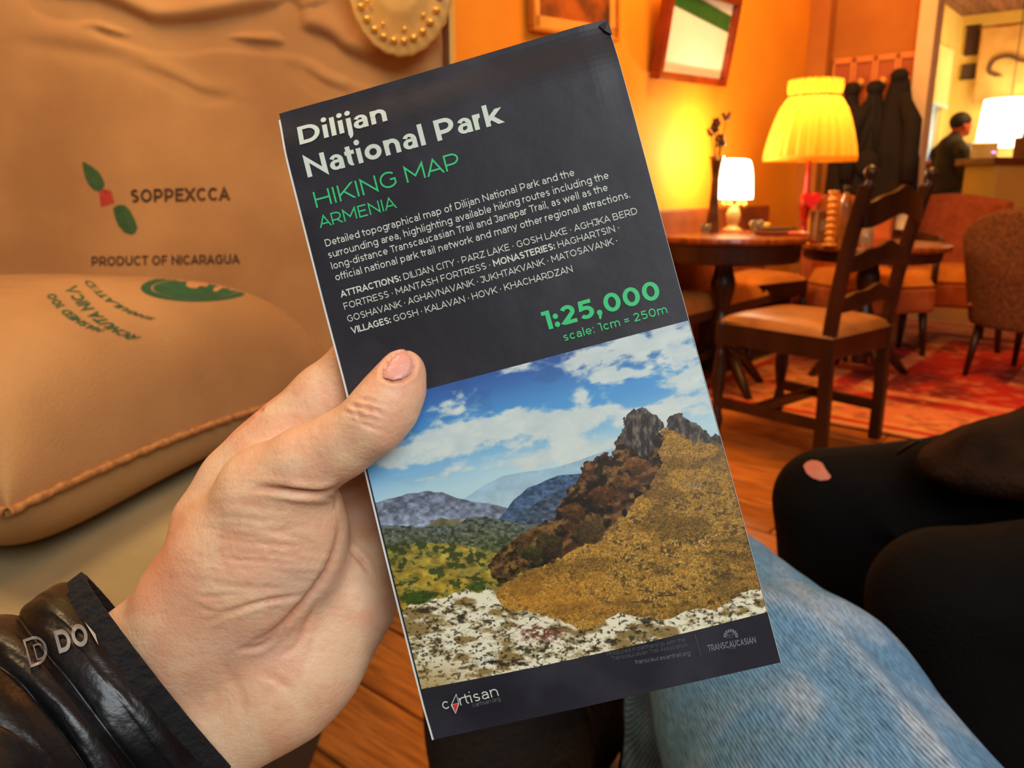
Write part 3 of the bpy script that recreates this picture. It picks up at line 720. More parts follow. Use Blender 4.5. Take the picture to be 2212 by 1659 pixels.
# ------------------------------------------------------------------ furniture of the far room side
M_wd = mat('dark_chair_wood', rgb(66, 33, 16), 0.34, rgb(38, 18, 9), 9, .1, 50, stretch=(1, 1, .25))
M_wr = mat('red_table_wood', rgb(150, 76, 30), 0.25, rgb(108, 50, 18), 6, stretch=(6, 1, 1))
M_seat = mat('tan_leather', rgb(168, 118, 70), 0.42, rgb(140, 92, 50), 8)
def turned(h, r, rings):
    p = []; N_ = 40
    for i in range(N_+1):
        z = h*i/N_; rr = r
        for c_, w_, a_ in rings: rr += a_*math.exp(-((z-c_)/w_)**2)
        p.append((rr, z))
    return p
def ladder_chair(label, loc, rz, group=None, seat_m=None):
    """local: +y to the front of the chair, x across, back posts at y=-.21"""
    t = thing('ladder_back_chair', label, 'chair', loc, rz, group); hw, hd = .20, .21
    for s in (-1, 1):
        pts = [(s*hw, -hd, 0), (s*hw, -hd, .20), (s*hw, -hd+.004, .44), (s*(hw+.004), -hd-.03, .72), (s*(hw+.010), -hd-.075, .93)]
        mb = MB(); cm = catmull([np.array(p) for p in pts], 6)
        Vp_ = [(p[0]+sx_*.018, p[1]+sy_*.021, p[2]) for p in cm for sx_, sy_ in ((-1, -1), (1, -1), (1, 1), (-1, 1))]; kk = len(cm)
        mb.add(Vp_, [(i*4+j, i*4+(j+1) % 4, (i+1)*4+(j+1) % 4, (i+1)*4+j) for i in range(kk-1) for j in range(4)]+[(3, 2, 1, 0), (4*kk-4, 4*kk-3, 4*kk-2, 4*kk-1)])
        k = mb.build('leg', M_wd, t, bevel=.006)
        f = MB().lathe([(.012, 0), (.017, .006), (.012, .014), (.010, .02), (.019, .032), (.022, .045), (.016, .058), (.004, .066)], c=(s*(hw+.012), -hd-.085, .925), n=16); f.build('finial', M_wd, k, smooth=True)
        mb = MB().lathe(turned(.44, .019, [(.06, .02, .006), (.12, .012, -.006), (.22, .05, .008), (.34, .012, -.006)]), c=(s*(hw+.015), hd, 0), n=16)
        mb.build('leg', M_wd, t, smooth=True)
    for k, (z, hh) in enumerate([(.86, .085), (.70, .062), (.56, .055)]):
        n_ = 24; x = np.linspace(-hw, hw, n_); yb = -hd-.085*max(0, (z-.44)/.49)**1.3-.028*(1-(x/hw)**2)
        crest = hh*.5*(1+.55*np.cos(x/hw*math.pi)*1.0)+.005*np.cos(x/hw*math.pi*3); low = -hh*.5*(1-.5*np.cos(x/hw*math.pi))
        V = []; Fc = []
        for i in range(n_):
            for (dy, zz) in ((-.008, low[i]), (.008, low[i]), (.008, crest[i]), (-.008, crest[i])): V.append((x[i], yb[i]+dy, z+zz))
        for i in range(n_-1):
            for j in range(4): Fc.append((i*4+j, i*4+(j+1) % 4, (i+1)*4+(j+1) % 4, (i+1)*4+j))
        Fc += [(0, 3, 2, 1), (4*n_-4, 4*n_-3, 4*n_-2, 4*n_-1)]
        mk('slat', V, Fc, M_wd, t, bevel=.003)
    mb = MB()
    mb.bar((-hw-.01, hd, .40), (hw+.01, hd, .40), .024, .085).bar((-hw, -hd, .40), (hw, -hd, .40), .024, .085)
    for s in (-1, 1): mb.bar((s*(hw+.004), -hd, .40), (s*(hw+.012), hd, .40), .024, .085)
    mb.build('seat_frame', M_wd, t, bevel=.004)
    n_ = 26; g_ = np.linspace(-1, 1, n_); X, Y = np.meshgrid(g_, g_, indexing='ij'); q_ = (1-np.abs(X)**4)*(1-np.abs(Y)**4)
    T_ = np.stack([X*(hw+.025), Y*(hd+.02), .435+.045*q_**.4], -1).reshape(-1, 3); Bt = T_.copy(); Bt[:, 2] = .432
    mk('seat', np.vstack([T_, Bt]), [tuple(q) for q in grid(n_, n_)]+[tuple((q+n_*n_)[::-1]) for q in grid(n_, n_)], seat_m or M_seat, t, smooth=True)
    for s in (-1, 1): MB().bar((s*(hw+.004), -hd, .13), (s*(hw+.014), hd, .13), .022, .04).build('stretcher', M_wd, t, bevel=.004)
    MB().bar((-hw, .06, .13), (hw, .06, .13), .022, .04).build('stretcher', M_wd, t, bevel=.004)
    return t
RC = math.radians(40)
ch1 = ladder_chair('dark carved ladder-back chair with tan leather seat, nearest on the rug edge', (1.080, 2.90, .012), RC)

def round_table(label, c, r, h, apron, leg):
    t = thing('round_table', label, 'table', (c[0], c[1], 0))
    MB().lathe([(.001, h-.03), (r-.02, h-.03), (r-.004, h-.026), (r, h-.016), (r-.003, h-.004), (r-.012, h), (.001, h)], n=64).build('tabletop', M_wr, t, smooth=False, bevel=0)
    MB().lathe([(.001, h-.03-apron), (r-.045, h-.03-apron), (r-.04, h-.03-apron+.01), (r-.035, h-.032), (.001, h-.032)], n=64).build('apron', M_wd, t)
    MB().lathe(turned(h-.12, .040, [(.18, .05, .018), (.30, .03, -.010), (.42, .05, .016)]), c=(0, 0, .08), n=24).build('pedestal', M_wd, t, smooth=True)
    for i in range(4):
        a = i*math.pi/2+leg; MB().tube([(.02*math.cos(a), .02*math.sin(a), .20), (.12*math.cos(a), .12*math.sin(a), .16), (.20*math.cos(a), .20*math.sin(a), .07), (.25*math.cos(a), .25*math.sin(a), .016)], [.030, .028, .022, .016], 10).build('leg', M_wd, t, smooth=True)
    return t
T1 = (.97, 3.66); T2 = (1.74, 3.90); H1, H2 = .728, .672
round_table('round dark wood table with a thick apron carrying the small lit lamp', T1, .365, H1, .085, .35)
round_table('low round table under the big pleated lamp, behind the ladder-back chair', T2, .35, H2, .05, .1)

# small lamp
M_sh1 = mat('lamp_glass_lit', (1, .93, .72, 1), .5, (1, .93, .72, 1), emit=(1.0, .86, .52, 1), estr=7.0)
M_brs = mat('old_brass', rgb(170, 110, 40), .3, rgb(120, 72, 24), 10, metal=.8)
M_gls = mat('clear_glass', (1, .9, .7, 1), .05, (1, .9, .7, 1), trans=.9, spec=.6)
def small_lamp(x, y):
    t = thing('table_lamp', 'small table lamp with glowing white dome shade on the round table', 'lamp', (x, y, H1))
    MB().lathe([(.001, 0), (.046, 0), (.048, .008), (.030, .018), (.022, .03), (.030, .05), (.034, .075), (.026, .10), (.016, .118), (.012, .135), (.001, .136)], n=24).build('base', mat('lamp_base_ceramic', rgb(214, 170, 104), .3), t, smooth=True)
    sh = MB().lathe([(.082, .150), (.0835, .162), (.082, .20), (.078, .25), (.072, .29), (.064, .318), (.058, .326), (.040, .330)], n=36, cap=False).build('lamp_shade', M_sh1, t, smooth=True, solid=.002)
    dk = MB().lathe([(.030, .135), (.034, .140), (.032, .152), (.012, .156)], n=24).build('collar', M_brs, t, smooth=True)
    for i in range(8):
        a = i*math.pi/4+.2; MB().lathe([(.001, -.012), (.008, -.006), (.0095, .002), (.006, .010), (.001, .013)], c=(.052*math.cos(a), .052*math.sin(a), .124), n=10).build('glass_drop', M_bead, t, smooth=True)
    light('small_lamp_bulb', 'POINT', (x-.03, y+.02, H1+.38), 12, (1.0, .78, .45), .03)
    light('small_lamp_bulb_low', 'POINT', (x+.0, y-.0, H1+.14), 0.8, (1.0, .62, .22), .02)
    return t
small_lamp(1.05, 3.86)
# big pleated lamp
M_sh2 = mat('pleated_silk', rgb(255, 214, 90), .8, rgb(250, 200, 70), 6)
_b = M_sh2.node_tree.nodes['Principled BSDF']; _nt = M_sh2.node_tree
_tr = _nt.nodes.new('ShaderNodeBsdfTranslucent'); _tr.inputs[0].default_value = (1.0, .70, .10, 1); _mx = _nt.nodes.new('ShaderNodeMixShader'); _mx.inputs[0].default_value = .72
_o = [x for x in _nt.nodes if x.type == 'OUTPUT_MATERIAL'][0]
_nt.links.new(_b.outputs[0], _mx.inputs[1]); _nt.links.new(_tr.outputs[0], _mx.inputs[2]); _nt.links.new(_mx.outputs[0], _o.inputs[0])
def big_lamp(x, y):
    t = thing('table_lamp', 'large table lamp with a pleated yellow bell shade gathered at the neck', 'lamp', (x, y, H2))
    pr = [(.212, .385), (.214, .392), (.208, .405), (.200, .45), (.186, .51), (.168, .57), (.146, .62), (.124, .655), (.113, .668), (.110, .676), (.118, .690), (.121, .712), (.119, .730), (.1185, .745)]
    def fl(a, z): return (.045*math.cos(26*a)+.020*math.cos(13*a+1.3))*(1 if z > .4 else .3)*(1.3 if z > .6 else 1)
    MB().lathe([(r*.98, z) for r, z in pr], n=208, flute=fl, cap=False).build('lamp_shade', M_sh2, t, smooth=True)
    MB().lathe([(.209, .380), (.2125, .380), (.2135, .398), (.210, .402)], n=64, cap=False).build('shade_trim', M_sh2, t, smooth=True, solid=.002)
    MB().lathe([(.112, .668), (.116, .672), (.112, .678)], n=64, cap=False).build('gathering_band', M_brs, t, smooth=True)
    MB().lathe([(.001, 0), (.055, 0), (.058, .012), (.030, .025), (.016, .05), (.013, .10), (.020, .13), (.030, .17), (.026, .21), (.014, .25), (.011, .34), (.010, .42), (.001, .43)], n=24).build('base', mat('red_glaze', rgb(190, 40, 16), .25, rgb(150, 26, 10)), t, smooth=True)
    light('big_lamp_bulb', 'POINT', (x, y, H2+.62), 3.4, (1.0, .62, .20), .04)
    return t
big_lamp(1.42, 3.95)
# vase with dried flowers
vx, vy = .935, 3.78
t = thing('vase', 'tall narrow dark vase of dried flowers beside the small lamp', 'vase', (vx, vy, H1))
MB().lathe([(.001, 0), (.032, 0), (.034, .02), (.024, .10), (.020, .17), (.018, .24), (.024, .31), (.034, .34), (.030, .335), (.018, .25), (.001, .24)], n=24).build('body', mat('smoky_glass', rgb(110, 66, 30), .12, rgb(70, 40, 18), 10), t, smooth=True)
M_dry = mat('dried_flower', rgb(96, 66, 22), .9, rgb(60, 40, 14), 30)
for i in range(6):
    a = i*1.05; r_ = .012+.022*(i % 3)/2; h_ = .40+.022*i; e_ = (r_*math.cos(a)*1.4, r_*math.sin(a), h_)
    st = MB().tube([(0, 0, .22), (e_[0]*.4, e_[1]*.4, .33), e_], .0022, 6).build('stem', M_dry, t)
    mb = MB()
    for k in range(7):
        b = k*.9+i; c_ = (e_[0]+.014*math.cos(b), e_[1]+.010*math.sin(b), e_[2]+.012*math.sin(k*1.7)); mb.lathe([(.001, -.009), (.008, -.003), (.009, .004), (.003, .009)], c=c_, n=7)
    mb.build('flower_head', M_dry, st, smooth=True)
# things on table two
t = thing('candle_holder', 'amber candle holder of stacked glass balls on the low table', 'candle holder', (1.455, 3.70, H2))
pr = [(.001, 0), (.036, 0), (.036, .008)]
for k in range(7):
    z0 = .012+.030*k; pr += [(.011, z0), (.021, z0+.007), (.024, z0+.014), (.021, z0+.022), (.011, z0+.029)]
pr += [(.022, .235), (.026, .245), (.001, .246)]
MB().lathe(pr, n=20).build('turned_stem', mat('amber_bead', rgb(255, 180, 60), .1, rgb(240, 150, 40), 10, trans=.4), t, smooth=True)
t = thing('bottle', 'slim brown bottle with a dark cap beside the amber candle holder', 'bottle', (1.53, 3.74, H2))
MB().lathe([(.001, 0), (.030, 0), (.031, .01), (.031, .17), (.027, .20), (.014, .225), (.013, .255), (.001, .256)], n=20).build('body', mat('brown_bottle', rgb(150, 92, 30), .2, rgb(110, 62, 18)), t, smooth=True)
MB().lathe([(.0155, .24), (.016, .27), (.001, .271)], n=16).build('cap', M_dark, t, smooth=True)
t = thing('glass', 'clear drinking glass at the edge of the low table', 'glass', (1.60, 3.66, H2))
MB().lathe([(.001, 0), (.030, 0), (.031, .01), (.036, .13), (.034, .13), (.029, .012), (.001, .01)], n=24).build('body', mat('cut_glass', rgb(230, 200, 170), .08, rgb(190, 160, 130), 30, trans=.6), t, smooth=True)
t = thing('cardboard_box', 'small brown box leaning behind the candle holder on the low table', 'box', (1.52, 3.97, H2), .5)
MB().box((0, 0, .075), (.13, .05, .15)).build('carton', mat('kraft', rgb(150, 104, 60), .8), t, bevel=.003)
MB().box((0, -.0265, .08), (.09, .002, .05)).build('sticker', mat('paper_grey', rgb(176, 160, 130), .7), t)
t = thing('menu_holder', 'stack of menus with red covers lying on the round table', 'menu', (1.17, 3.60, H1), .6)
for k in range(3): MB().box((.004*k, 0, .006+.010*k), (.15, .10, .009)).build('booklet', mat('menu_%d' % k, rgb(*[(120, 40, 16), (170, 120, 70), (70, 36, 18)][k]), .6), t, bevel=.001)
t = thing('candle_glass', 'squat lit tealight glass between the lamp and the menus', 'candle', (1.13, 3.74, H1))
MB().lathe([(.001, 0), (.024, 0), (.030, .03), (.032, .055), (.030, .055), (.026, .012), (.001, .010)], n=20).build('cup', M_gls, t, smooth=True)
MB().lathe([(.001, .010), (.020, .010), (.020, .024), (.001, .025)], n=16).build('candle', mat('wax', rgb(255, 220, 150), .5), t)
MB().lathe([(.001, .026), (.003, .031), (.0035, .036), (.001, .046)], n=8).build('flame', mat('flame', (1, .7, .2, 1), .5, emit=(1, .6, .15, 1), estr=20), t, smooth=True)
t = thing('sugar_bowl', 'low pale bowl at the back of the round table', 'bowl', (1.17, 3.83, H1))
MB().lathe([(.001, 0), (.022, 0), (.040, .018), (.050, .040), (.047, .040), (.036, .020), (.001, .008)], n=24).build('body', mat('bowl_glaze', rgb(250, 200, 90), .3), t, smooth=True)
t = thing('cup', 'little glass cup at the foot of the vase', 'cup', (.865, 3.62, H1))
MB().lathe([(.001, 0), (.016, 0), (.022, .02), (.024, .045), (.022, .045), (.018, .008), (.001, .007)], n=20).build('body', M_gls, t, smooth=True)
for k, (x, y, cl, lb) in enumerate([(1.235, 3.52, (214, 60, 30), 'crumpled red wrapper on the rim of the round table'), (1.275, 3.575, (235, 215, 190), 'crumpled white paper napkin next to the red wrapper')]):
    n_ = 14; g_ = np.linspace(-1, 1, n_); X, Y = np.meshgrid(g_, g_, indexing='ij')
    Z = .004+.022*fbm(X*2+k*9, Y*2, 50+k, 3)*(1-.5*np.maximum(abs(X), abs(Y)))
    o = mk('wrapper' if k == 0 else 'napkin', np.stack([x+X*.035, y+Y*.026, H1+Z], -1).reshape(-1, 3), grid(n_, n_), mat('paper_%d' % k, rgb(*cl), .6), smooth=True, solid=.001)
    tag(o, lb, 'paper')
t = thing('ornament', 'red heart ornament on a stand hanging under the big lamp shade', 'ornament', (1.385, 3.78, H2))
MB().lathe([(.001, 0), (.022, 0), (.022, .006), (.004, .012), (.003, .16), (.001, .161)], n=12).build('stand', M_brs, t, smooth=True)
mb = MB(); hp = [(.042*16*math.sin(a)**3/16, .042*(13*math.cos(a)-5*math.cos(2*a)-2*math.cos(3*a)-math.cos(4*a))/16) for a in np.linspace(0, 2*math.pi, 31)[:-1]]
V = [(x, -.008, .205+y) for x, y in hp]+[(x, .008, .205+y) for x, y in hp]; Fc = [tuple(range(30)), tuple(range(30, 60))[::-1]]+[(i, (i+1) % 30, 30+(i+1) % 30, 30+i) for i in range(30)]
MB().add(V, Fc).build('heart', mat('red_felt', rgb(230, 14, 8), .5), t, bevel=.002)

# ------------------------------------------------------------------ armchairs
M_rust = mat('rust_upholstery', rgb(170, 84, 38), .9, rgb(146, 66, 28), 20, .3, 300)
M_bcl = mat('brown_boucle', rgb(134, 84, 44), .95, rgb(84, 48, 24), 70, .8, 260)
M_bcl2 = mat('boucle_inside', rgb(196, 112, 50), .95, rgb(160, 84, 34), 60, .6, 260)
M_amb = mat('amber_cushion', rgb(216, 138, 50), .9, rgb(196, 118, 40), 10)
def armchair(label, loc, rz, group=None, fabric=None, cushion=None):
    """local +y is the front"""
    t = thing('armchair', label, 'armchair', loc, rz, group); fb = fabric or M_rust
    n_, m_ = 30, 14; V = []
    a_ = np.linspace(math.radians(20), math.radians(160), n_)
    for i in range(n_):
        for j in range(m_):
            z = .40+.48*j/(m_-1)*(1-.10*abs(math.cos(a_[i]))**2); V.append((-.30*math.cos(a_[i]), -.02-.26*math.sin(a_[i])-.05*(z-.4), z))
    mk('backrest', V, grid(n_, m_), fb, t, smooth=True, solid=.07, bevel=.012)
    g_ = np.linspace(-1, 1, 20); X, Y = np.meshgrid(g_, g_, indexing='ij'); q_ = ((1-np.abs(X)**5)*(1-np.abs(Y)**5))**.5
    def pad(nm, z0, th, m, sx=.28, sy=.27):
        T_ = np.stack([X*sx, Y*sy, z0+th*q_], -1).reshape(-1, 3); B2 = T_.copy(); B2[:, 2] = z0-th*.5*q_.ravel()
        mk(nm, np.vstack([T_, B2]), [tuple(q) for q in grid(20, 20)]+[tuple((q+400)[::-1]) for q in grid(20, 20)], m, t, smooth=True)
    pad('seat_cushion', .40, .075, cushion or M_amb); MB().box((0, 0, .32), (.56, .54, .14)).build('seat_frame', fb, t, bevel=.02)
    for s in (-1, 1):
        ar = MB().tube([(s*.30, -.20, .66), (s*.325, 0, .655), (s*.32, .18, .635), (s*.30, .26, .60)], [.022, .026, .026, .018], 10).build('armrest', M_wd, t, smooth=True)
        MB().tube([(s*.31, .20, .34), (s*.315, .20, .62)], .018, 8).build('arm_post', M_wd, t, smooth=True)
        MB().tube([(s*.24, .22, .28), (s*.255, .245, 0)], [.024, .014], 10).build('leg', M_wd, t, smooth=True)
        MB().tube([(s*.24, -.22, .28), (s*.26, -.27, 0)], [.024, .014], 10).build('leg', M_wd, t, smooth=True)
    return t
armchair('rust armchair with wooden arms and amber cushion, facing out between the others', (2.60, 4.75, .011), math.radians(160))
armchair('rust armchair half hidden behind the ladder-back chair, beside the coats', (1.98, 4.52, .011), math.radians(196), fabric=mat('rust_light', rgb(196, 104, 46), .9, rgb(172, 86, 36), 14, .3, 300))
def tub_chair(label, loc, rz):
    t = thing('tub_chair', label, 'armchair', loc, rz)
    n_, m_ = 34, 12; V = []; a_ = np.linspace(math.radians(-5), math.radians(185), n_)
    for i in range(n_):
        hb_ = .30+.20*max(0, math.sin(a_[i]))**1.2
        for j in range(m_):
            q = j/(m_-1); r_ = .26+.05*q; V.append((-r_*1.05*math.cos(a_[i]), .02-r_*math.sin(a_[i])-.05*q, .27+hb_*1.12*q))
    mk('shell', V, grid(n_, m_), M_bcl, t, smooth=True, solid=.085, bevel=.02)
    g_ = np.linspace(-1, 1, 20); X, Y = np.meshgrid(g_, g_, indexing='ij'); q_ = ((1-np.abs(X)**4)*(1-np.abs(Y)**4))**.5
    T_ = np.stack([X*.235, .02+Y*.25, .36+.09*q_], -1).reshape(-1, 3); B2 = T_.copy(); B2[:, 2] = .27
    mk('seat_cushion', np.vstack([T_, B2]), [tuple(q) for q in grid(20, 20)]+[tuple((q+400)[::-1]) for q in grid(20, 20)], M_bcl2, t, smooth=True)
    for sx in (-1, 1):
        for sy in (-1, 1): MB().tube([(sx*.19, .02+sy*.19, .28), (sx*.215, .02+sy*.22, 0)], [.022, .013], 10).build('leg', M_wd, t, smooth=True)
    return t
tub_chair('brown boucle tub chair on dark tapered legs at the right edge', (2.55, 3.80, .011), math.radians(-60))
# second ladder-back chair and bench behind the round table
ladder_chair('second ladder-back chair half hidden behind the round table, amber seat', (1.32, 4.46, .0), math.radians(215), seat_m=M_amb)
bt = thing('wall_bench', 'long bench with amber cushions against the orange wall', 'bench', (*AB(-.05, .15), 0), ANG)
MB().box((0, 0, .35), (.24, 1.5, .05)).build('seat_board', mat('bench_base', rgb(92, 46, 20), .7), bt, bevel=.01)
for s_ in (-1, 0, 1): MB().box((-.02, s_*.70, .165), (.20, .05, .33)).build('leg', MATS['bench_base'], bt, bevel=.006)
MB().box((-.115, 0, .60), (.04, 1.5, .46)).build('backrest', mat('bench_back', rgb(150, 76, 30), .6, rgb(120, 56, 22), 6), bt, bevel=.01)
c0 = None
for k in range(3):
    g_ = np.linspace(-1, 1, 20); X, Y = np.meshgrid(g_, g_, indexing='ij'); q_ = ((1-np.abs(X)**5)*(1-np.abs(Y)**5))**.5
    T_ = np.stack([X*.105, Y*.24, .376+.08*q_], -1).reshape(-1, 3); B2 = T_.copy(); B2[:, 2] = .376
    if c0 is None: c0 = mk('seat_cushion', np.vstack([T_, B2]), [tuple(q) for q in grid(20, 20)]+[tuple((q+400)[::-1]) for q in grid(20, 20)], M_amb, bt, smooth=True); o = c0
    else: o = c0.copy(); C.objects.link(o); o.parent = bt
    o.location = (.015, -.49+.49*k, 0)

# ------------------------------------------------------------------ coat rack and coats
def cwp(u, v, off=.0):
    r = ray(u, v); n = -np.array([AX[0], AX[1], 0]); o = np.array([cw0[0], cw0[1], 0])+n*off
    s = ((o-np.array([0, 0, CAMZ]))@n)/(r@n); return np.array([0, 0, CAMZ])+r*s
rk0 = cwp(1795, 190, .02); rk1 = cwp(1985, 190, .02); rc = (rk0+rk1)/2
rack = thing('coat_rack', 'light wooden coat rack of four framed panels with round pegs', 'coat rack', tuple(rc), ANG)
M_rk = mat('rack_wood', rgb(222, 140, 66), .5, rgb(200, 118, 50), 6); M_rkp = mat('rack_panel', rgb(176, 90, 40), .5)
Lr = float(np.linalg.norm((rk1-rk0)[:2])); pw = Lr/4
for k in range(4):
    x = -Lr/2+pw*(k+.5)
    p = MB().box((x, .004, -.02), (pw*.98, .012, .40)).build('panel', M_rkp, rack)
    mb = MB().box((x-pw*.42, -.006, -.02), (pw*.14, .016, .40)).box((x+pw*.42, -.006, -.02), (pw*.14, .016, .40)).box((x, -.006, .165), (pw*.98, .016, .035)).box((x, -.006, -.205), (pw*.98, .016, .035)); mb.build('panel_frame', M_rk, p, bevel=.003)
    MB().tube([(x, -.01, .02), (x, -.05, .028), (x, -.062, .03)], [.012, .014, .026], 12).build('peg', mat('peg_pale', rgb(246, 180, 96), .35), p, smooth=True)
M_coat = mat('black_coat', rgb(20, 15, 15), .9, rgb(13, 10, 10), 12, .3, 60); M_coat2 = mat('dark_brown_coat', rgb(30, 19, 14), .9, rgb(20, 13, 10), 12, .3, 60)
def coat(label, u, vt, vb, wt, wb, m, off, seed, skew=0):
    p = cwp(u, vt, off); q = cwp(u, vb, off); h_ = p[2]-q[2]; t = thing('coat', label, 'coat', (p[0], p[1], q[2]), ANG, None)
    n_, k_ = 40, 40; V = []
    for i in range(k_):
        f = i/(k_-1); z = h_*(1-f); wd = wt+(wb-wt)*(min(1, f*1.5)**.85); dp = .035+.055*min(1, f*1.6)
        for j in range(n_):
            a = 2*math.pi*j/n_; fo = 1+.14*f*math.sin(5*a+seed+f*2)+.07*math.sin(9*a+seed*2)
            V.append((skew*f+wd/2*math.cos(a)*fo, dp*math.sin(a)*fo, z))
    Fc = [(i*n_+j, (i+1)*n_+j, (i+1)*n_+(j+1) % n_, i*n_+(j+1) % n_) for i in range(k_-1) for j in range(n_)]+[tuple(range(n_)), tuple((k_-1)*n_+j for j in range(n_))[::-1]]
    mk('body', V, Fc, m, t, smooth=True)
    s = -1 if seed % 2 else 1
    MB().tube([(skew*.2+s*wt*.5, -.03, h_*.80), (skew*.4+s*wb*.40, -.085, h_*.60), (skew*.6+s*wb*.42, -.10, h_*.30), (skew*.6+s*wb*.40, -.095, h_*.14)], [.035, .048, .045, .038], 14).build('sleeve', m, t, smooth=True)
    MB().lathe([(.02, -.03), (.045, 0), (.05, .03), (.03, .055), (.01, .06)], c=(0, -.01, h_-.05), n=16).build('hood', m, t, smooth=True)
    return t
coat('dark brown coat on the second peg, behind the lamp shade', 1842, 182, 428, .05, .17, M_coat2, .10, 2)
coat('narrow black coat on the third peg', 1893, 178, 420, .04, .20, M_coat, .13, 3)
coat('largest black hooded coat on the last peg beside the white casing', 1946, 152, 432, .06, .27, M_coat, .12, 4, .02)
o = thing('bag', 'small dark bag hanging low between the lamp and the coats', 'bag', tuple(cwp(1872, 352, .24)), ANG)
n_ = 0
g = SDF((-.1, -.07, -.1), (.1, .07, .1), .008); g.ell((0, 0, 0), (.07, .04, .075)); V, Q = g.mesh(); mk('body', V, Q, M_coat, o, smooth=True)
MB().tube([(-.04, 0, .06), (-.02, .03, .2), (.02, .03, .2), (.04, 0, .06)], .006, 8).build('strap', M_coat, o, smooth=True)
# ------------------------------------------------------------------ the bar room
def skinned(name, label): return thing('person', label, 'person')
M_skf = mat('far_skin', rgb(214, 104, 50), .6, rgb(190, 84, 40), 14)
M_hair = mat('dark_hair', rgb(40, 24, 14), .7)
mx, my = 4.40, 8.30
man = thing('person', 'man in a dark jacket and blue jeans standing behind the bar looking right', 'person', (mx, my, 0), math.radians(6))
def loc_sdf(lo, hi, h): return SDF(lo, hi, h)
g = loc_sdf((-.3, -.25, -.02), (.4, .25, 1.75), .012)
g.chain([(.02, 0, 1.36), (.05, 0, 1.44)], [.055, .055]); g.ell((.07, 0, 1.52), (.095, .078, .115)); g.ell((.165, 0, 1.505), (.022, .012, .02), k=.02); g.ell((.13, 0, 1.45), (.04, .035, .03), k=.03)
for s in (-1, 1): g.ell((.055, s*.08, 1.51), (.02, .012, .03), k=.008)
for s in (-1, 1):
    g.chain([(.25, s*.13, 1.02), (.33, s*.10, 1.03)], [.034, .026])
    for k in range(4): g.chain([(.33, s*(.10-.015*k), 1.035), (.375, s*(.09-.015*k), 1.01)], [.010, .007], k=.006)
    g.chain([(.30, s*.08, 1.035), (.34, s*.05, 1.05)], [.011, .008], k=.006)
    g.chain([(0, s*.09, .5), (0, s*.09, .12)], [.05, .045]); g.chain([(0, s*.09, .07), (.10, s*.09, .04)], [.045, .035])
g.chain([(0, 0, .9), (0, 0, 1.36)], [.10, .07])
V, Q = g.mesh(); mk('body', V, Q, M_skf, man, smooth=True)
g = loc_sdf((-.3, -.32, .75), (.4, .32, 1.5), .014)
g.chain([(0, 0, .86), (.02, 0, 1.1), (-.01, 0, 1.30)], [.15, .155, .13], k=.06)
for s in (-1, 1): g.chain([(-.01, s*.13, 1.32), (-.02, s*.20, 1.26), (.03, s*.22, 1.04), (.24, s*.14, 1.02)], [.06, .065, .055, .042], k=.04)
g.chain([(0, 0, 1.36), (.02, 0, 1.41)], [.075, .065], k=.03)
V, Q = g.mesh(); mk('jacket', V, Q, mat('man_jacket', rgb(56, 46, 34), .8, rgb(38, 32, 24), 10), man, smooth=True)
g = loc_sdf((-.2, -.25, .0), (.25, .25, .98), .014)
g.ell((0, 0, .86), (.14, .17, .12))
for s in (-1, 1): g.chain([(0, s*.085, .84), (.02, s*.09, .48), (0, s*.09, .08)], [.095, .07, .058], k=.03)
V, Q = g.mesh(); mk('trousers', V, Q, mat('man_jeans', rgb(38, 44, 66), .9, rgb(26, 30, 46), 14), man, smooth=True)
g = loc_sdf((-.12, -.14, 1.42), (.2, .14, 1.72), .008)
g.ell((.055, 0, 1.555), (.105, .088, .095)); g.ell((.125, 0, 1.47), (.09, .12, .085), k=.01, cut=True)
V, Q = g.mesh(); mk('hair', V, Q, M_hair, man, smooth=True)

M_blk = mat('cabinet_black', rgb(30, 22, 22), .4); M_top = mat('counter_wood', rgb(150, 74, 28), .3, rgb(116, 52, 18), 6)
# refrigerated shelf with bottles behind the man
px0 = PY(1995, 330, 9.0); shx = (float(PY(1990, 400, 9.0)[0])+float(PY(2128, 400, 9.0)[0]))/2; shw = float(PY(2128, 400, 9.0)[0])-float(PY(1986, 400, 9.0)[0])
sh = thing('display_cabinet', 'black display cabinet of small bottles and jars behind the bar', 'cabinet', (shx, 9.05, 0))
MB().box((0, .15, .60), (shw, .04, 1.2)).box((-shw/2+.02, 0, .60), (.04, .30, 1.2)).box((shw/2-.02, 0, .60), (.04, .30, 1.2)).build('body', M_blk, sh, bevel=.005)
for z in (.10, .42, .68, .92, 1.14): MB().box((0, 0, z), (shw-.08, .28, .02)).build('shelf', M_blk, sh)
cols = [(230, 235, 200), (170, 225, 190), (240, 190, 70), (200, 60, 40), (120, 190, 160), (250, 240, 210), (150, 130, 230), (90, 120, 60)]
bp = []
random.seed(4)
